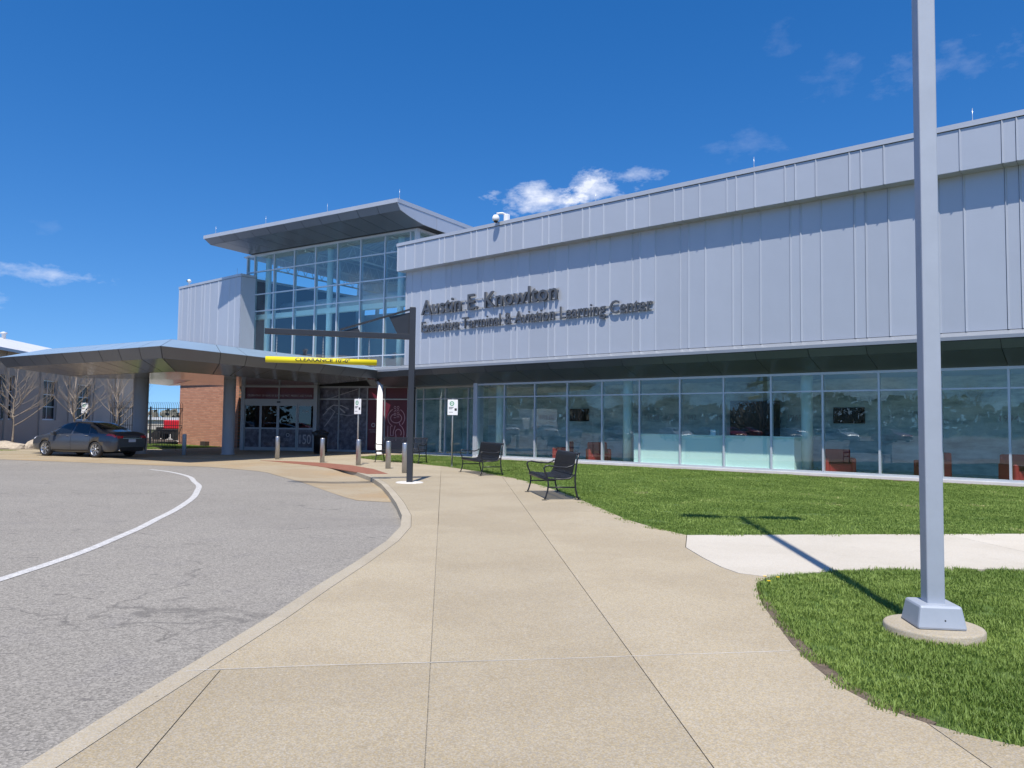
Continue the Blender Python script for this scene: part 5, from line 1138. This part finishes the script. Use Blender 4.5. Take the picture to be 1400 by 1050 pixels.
# ============================================================ LAWNS
def bladeclump(n, rad, h, seed, wd=.0032):
    rnd = random.Random(seed); b = MB()
    for i in range(n):
        a = rnd.uniform(0, 2*pi); r = rad*math.sqrt(rnd.random()); x, y = r*cos(a), r*sin(a); hh = h*rnd.uniform(.55, 1.15); la = rnd.uniform(0, 2*pi); ln = hh*rnd.uniform(.1, .75); dx, dy = cos(la), sin(la); w = wd*rnd.uniform(.7, 1.3)
        px_, py_ = -dy*w, dx*w; m1 = .5
        b.add([(x-px_, y-py_, -.01), (x+px_, y+py_, -.01), (x+dx*ln*.3+px_*.8, y+dy*ln*.3+py_*.8, hh*.55), (x+dx*ln*.3-px_*.8, y+dy*ln*.3-py_*.8, hh*.55), (x+dx*ln, y+dy*ln, hh*.93)], [(0, 1, 2, 3), (3, 2, 4)])
    return b
def grassmat(name, c1, c2, c3):
    m = bpy.data.materials.new(name); m.use_nodes = True; t = m.node_tree; b = t.nodes['Principled BSDF']; b.inputs['Roughness'].default_value = .55; b.inputs['Specular IOR Level'].default_value = .35
    oi = t.nodes.new('ShaderNodeObjectInfo'); g = t.nodes.new('ShaderNodeNewGeometry'); cr = t.nodes.new('ShaderNodeValToRGB')
    e = cr.color_ramp.elements; e[0].position = 0; e[0].color = (*c1, 1); e[1].position = .93; e[1].color = (*c2, 1); x = e.new(1.0); x.color = (*c3, 1)
    n = t.nodes.new('ShaderNodeTexNoise'); n.inputs['Scale'].default_value = .8; n.inputs['Detail'].default_value = 4; t.links.new(g.outputs['Position'], n.inputs['Vector'])
    mr = t.nodes.new('ShaderNodeMapRange'); mr.inputs[1].default_value = .3; mr.inputs[2].default_value = .7; mr.inputs[3].default_value = .0; mr.inputs[4].default_value = .70; t.links.new(n.outputs['Fac'], mr.inputs[0])
    ri = t.nodes.new('ShaderNodeMath'); ri.operation = 'MULTIPLY_ADD'; ri.inputs[1].default_value = .38; t.links.new(g.outputs['Random Per Island'], ri.inputs[0]); t.links.new(mr.outputs[0], ri.inputs[2]); t.links.new(ri.outputs[0], cr.inputs[0])
    t.links.new(cr.outputs[0], b.inputs['Base Color'])
    tr = t.nodes.new('ShaderNodeBsdfTranslucent'); t.links.new(cr.outputs[0], tr.inputs[0]); ms_ = t.nodes.new('ShaderNodeMixShader'); ms_.inputs[0].default_value = .3
    o = t.nodes['Material Output']; t.links.new(b.outputs[0], ms_.inputs[1]); t.links.new(tr.outputs[0], ms_.inputs[2]); t.links.new(ms_.outputs[0], o.inputs[0]); return m
MT['grass'] = grassmat('green_grass_blades', (.11, .185, .030), (.27, .37, .085), (.50, .46, .22))
def poly_mesh(poly, z, name, material):
    me = bpy.data.meshes.new(name); bb = bmesh.new(); f = bb.faces.new([bb.verts.new((x, y, z)) for x, y in poly]); bb.normal_update()
    if f.normal.z < 0: bmesh.ops.reverse_faces(bb, faces=[f])
    bmesh.ops.triangulate(bb, faces=bb.faces[:]); bb.to_mesh(me); bb.free(); me.materials.append(MT[material]); return me
def gn_scatter(o, src, density, smin, smax, seed):
    ng = bpy.data.node_groups.new('scatter', 'GeometryNodeTree'); ng.interface.new_socket('Geometry', in_out='INPUT', socket_type='NodeSocketGeometry'); ng.interface.new_socket('Geometry', in_out='OUTPUT', socket_type='NodeSocketGeometry')
    n = ng.nodes; gi = n.new('NodeGroupInput'); go = n.new('NodeGroupOutput'); dp = n.new('GeometryNodeDistributePointsOnFaces'); dp.inputs['Density'].default_value = density; dp.inputs['Seed'].default_value = seed
    io = n.new('GeometryNodeInstanceOnPoints'); oi = n.new('GeometryNodeObjectInfo'); oi.inputs['Object'].default_value = src; oi.inputs['As Instance'].default_value = True
    rv = n.new('FunctionNodeRandomValue'); rv.data_type = 'FLOAT_VECTOR'; rv.inputs[0].default_value = (-.08, -.08, 0); rv.inputs[1].default_value = (.08, .08, 6.283)
    rs = n.new('FunctionNodeRandomValue'); rs.data_type = 'FLOAT'; rs.inputs[2].default_value = smin; rs.inputs[3].default_value = smax
    jg = n.new('GeometryNodeJoinGeometry'); L = ng.links
    L.new(gi.outputs[0], dp.inputs['Mesh']); L.new(dp.outputs['Points'], io.inputs['Points']); L.new(oi.outputs['Geometry'], io.inputs['Instance']); L.new(rv.outputs[0], io.inputs['Rotation']); L.new(rs.outputs[1], io.inputs['Scale'])
    L.new(gi.outputs[0], jg.inputs[0]); L.new(io.outputs[0], jg.inputs[0]); L.new(jg.outputs[0], go.inputs[0])
    md = o.modifiers.new('grass', 'NODES'); md.node_group = ng
def proto(mb, material):
    me = mb.mesh('grass_tuft'); me.materials.append(MT[material]); return bpy.data.objects.new('grass_tuft', me)   # never linked to the scene itself
T1 = proto(bladeclump(72, .085, .036, 1, .0026), 'grass'); T2 = proto(bladeclump(100, .19, .034, 2, .0045), 'grass')
W_ = lambda s, d: tuple((O_+Vector((UD[0], UD[1], 0))*s+Vector((-UD[1], UD[0], 0))*d)[:2])
def lawn(poly, src, dens, a, b, seed, label):
    o = bpy.data.objects.new('lawn', poly_mesh(poly, -.012, 'lawn', 'turf')); COL.objects.link(o); o['kind'] = 'stuff'; tag(o, label, 'grass'); gn_scatter(o, src, dens, a, b, seed)
ROAD_E = GR[::-1]
lawn([(x+.05, y) for x, y in ROAD_E]+[(3.46, 8.39), (3.99, 8.54), (5.78, 8.62), (9.5, 8.8), (9.5, 2.9)], T1, 190, .5, 1.5, 1, 'green lawn around the lamp post footing')
mainp = [W_(21.2, .55), W_(20.2, .55), W_(-3, .55)]
lm = [(-6.43, 35.9)]+GL[0:]+[(7.74, 11.64), (15, 12.6), W_(-3, .55)]
# near and far halves of the long lawn
cutA, cutB = (0.9, 19.2), (30, 30)
full = [(-6.43, 35.97)]+GL+[(7.74, 11.66), (18, 12.95), W_(-7, .45), W_(20.8, .45), W_(21.3, -.55), W_(25.0, -.6)]
nearp = clip(full, (1.2, 17.6), (13.5, 24.5), -1, 0); farp = clip(full, (1.2, 17.6), (13.5, 24.5), 1, 0)
lawn(nearp, T2, 42, .75, 1.3, 2, 'mown green lawn between the pale side path and the window wall'); lawn(farp, T2, 26, .9, 1.3, 3, 'mown green lawn behind the benches along the window wall')
lawn([(-26.5, 45.2), (-19.4, 40.45), (-18.35, 41.45), (-17.3, 44.2), (-16.8, 46.6), (-21.6, 49.0), (-27, 52)], T2, 20, .8, 1.2, 4, 'grass strip at the foot of the brick wall and fence')
lawn([(-27.5, 36.3), (-24.8, 36.0), (-23.6, 36.8), (-24.6, 37.2), (-27, 37.1)], T2, 26, .8, 1.2, 5, 'small tongue of grass beside the boulders')
# dark mulch strip at the foot of the window wall
q = MB(); q.prism([W_(-14, .14), W_(-14, .50), W_(20.8, .50), W_(21.35, -.50), W_(25.9, -.55), W_(25.9, -.88), W_(21.1, -.88), W_(20.92, .12)], -.2, .004); o = obj('mulch_strip', q, 'soil'); o['kind'] = 'stuff'; tag(o, 'dark mulch strip along the base of the window wall', 'mulch')
# bare edge of soil beside the walk
q = MB(); q.prism([(2.02, 5.3), (2.0, 4.7), (2.10, 4.35), (2.24, 4.12), (2.30, 4.17), (2.17, 4.45), (2.10, 4.8), (2.13, 5.25), (2.16, 5.7), (2.24, 6.3), (2.36, 6.95), (2.33, 7.1), (2.22, 6.75), (2.12, 6.1)], -.1, -.002); o = obj('bare_soil', q, 'soil'); o['kind'] = 'stuff'; tag(o, 'worn bare soil along the curved walk edge', 'soil')
for i, (x, y, l) in enumerate(((2.56, 7.60, 'yellow dandelion at the lawn corner, lowest of three'), (2.60, 7.84, 'yellow dandelion at the lawn corner, left one of the back pair'), (2.72, 7.80, 'yellow dandelion at the lawn corner, right one of the back pair'))):
    t = empty('dandelion', (x, y, 0), l, 'flower', 'dandelions at the lawn corner')
    q = MB(); q.tube([(0, 0, 0), (.004, 0, .048)], .0025, 5); obj('stem', q, 'leaf', t)
    q = MB()
    for k in range(26):
        a = k*2.4; r = .019*math.sqrt((k+1)/26); q.add([(0, 0, .049), (r*cos(a-.25), r*sin(a-.25), .055), (r*1.15*cos(a), r*1.15*sin(a), .053), (r*cos(a+.25), r*sin(a+.25), .055)], [(0, 1, 2, 3)])
    obj('flower_head', q, 'yell', t)

# ============================================================ ACROSS THE CAR PARK (seen mirrored in the glass)
MT['carwhite'] = mat('white_car_paint', (.6, .6, .6), .3, coat=1); MT['carred'] = mat('red_car_paint', (.3, .02, .02), .3, coat=1)
rnd = random.Random(11); variants = [carsrc]
for mname in ('carwhite', 'alu', 'carred'):
    c = copy_tree(carsrc, Matrix.Identity(4))
    for ch in [x for x in bpy.data.objects if x.parent == c and x.data and x.data.materials and x.data.materials[0] == MT['carpaint']]:
        ch.data = ch.data.copy(); ch.data.materials[0] = MT[mname]
    variants.append(c)
k = 0; used = set()
for row, X in enumerate((-46, -58)):
    for i in range(9):
        Y = 34-i*6.4+row*2; v = rnd.choice(variants[1:]) if i % 3 else variants[0]
        w = Matrix.Translation((X+rnd.uniform(-.3, .3), Y, 0)) @ Matrix.Rotation(rnd.choice((0, pi))+rnd.uniform(-.03, .03), 4, 'Z')
        if v is not carsrc and v.name not in used: used.add(v.name); v.matrix_world = w; c = v
        else: c = copy_tree(v, w)
        col = {'carwhite': 'white', 'alu': 'silver', 'carred': 'red'}
        c['label'] = 'sedan in the car park across the drive, mirrored in the window wall'; c['group'] = 'cars in the opposite car park'
tk = empty('box_truck', (-73, 17, 0), 'white box truck with red lettering, mirrored in the window wall', 'truck')
tk.matrix_world = Matrix.Translation((-73, 17, 0)) @ Matrix.Rotation(radians(48), 4, 'Z'); WM[tk.name] = tk.matrix_world.copy()
q = MB(); q.box(-3, 3, -1.25, 1.25, 1.0, 3.6); obj('cargo_box', q, 'white', tk, bevel=.05)
q = MB(); q.box(3.05, 4.9, -1.1, 1.1, .6, 2.5); obj('cab', q, 'white', tk, bevel=.25)
q = MB(); q.box(3.9, 4.92, -1.0, 1.0, 1.6, 2.3); obj('cab_window', q, 'carglass', tk, bevel=.1)
q = MB(); q.box(-3, 3, -1.262, -1.252, 1.15, 1.25)
for i in range(7): q.box(-1.9+i*.56, -1.9+i*.56+.36, -1.262, -1.252, 2.35, 2.9); q.box(-1.9+i*.56+.12, -1.9+i*.56+.24, -1.264, -1.262, 2.5, 2.75)
obj('red_lettering', q, MT['carred'], tk)
for x in (-2, 4):
    for s in (-1, 1): q = MB(); q.tube([(x, s*.9, .45), (x, s*1.2, .45)], .45, 18); obj('wheel', q, 'rubber', tk)
MT['treeleaf'] = mat('spring_twigs', (.13, .135, .10), .8, var=(1, .3), col2=(.18, .16, .13))
srcs = [x for x in bpy.data.objects if x.parent is None and x.name.startswith('bare_tree')]
for i in range(34):
    w = Matrix.Translation((-104+rnd.uniform(-9, 9), -95+i*5.2+rnd.uniform(-1.5, 1.5), -.3)) @ Matrix.Rotation(rnd.uniform(0, 6), 4, 'Z') @ Matrix.Scale(rnd.uniform(1.7, 2.6), 4)
    o = copy_tree(srcs[i % 3], w); o['label'] = 'bare tree in the belt beyond the car park, mirrored in the window wall'; o['group'] = 'trees beyond the car park'
q = MB(); rnd = random.Random(9)
for k in range(9000):
    y = rnd.uniform(-190, 160); top = 8.2+2.0*sin(y*.05)+1.3*sin(y*.17+1)+.8*sin(y*.53); z = rnd.random()**1.15*top; x = -150+rnd.uniform(-6, 6); sz = rnd.uniform(.6, 1.25); d1 = Vector((rnd.gauss(0, .4), rnd.gauss(0, 1), rnd.gauss(0, 1))).normalized(); d2 = d1.orthogonal().normalized(); p = Vector((x, y, z)); q.add([p-d1*sz, p+d2*sz, p+d1*sz, p-d2*sz], [(0, 1, 2, 3)])
o = obj('distant_woodland', q, 'treeleaf'); o['kind'] = 'stuff'; tag(o, 'low woodland beyond the car park, mirrored in the window wall', 'woodland')
# distant treeline over the airfield, reads as one mass
q = MB(); rnd = random.Random(4)
for k in range(2600):
    x = rnd.uniform(-260, 60); z = rnd.random()**1.5*5.5; y = 330+rnd.uniform(-6, 6); sz = rnd.uniform(.7, 1.6); d1 = Vector((rnd.gauss(0, 1), rnd.gauss(0, .4), rnd.gauss(0, 1))).normalized(); d2 = d1.orthogonal().normalized(); p = Vector((x, y, z)); q.add([p-d1*sz, p+d2*sz, p+d1*sz, p-d2*sz], [(0, 1, 2, 3)])
o = obj('distant_treeline', q, 'treeleaf'); o['kind'] = 'stuff'; tag(o, 'far line of bare woodland on the horizon beyond the airfield', 'woodland')
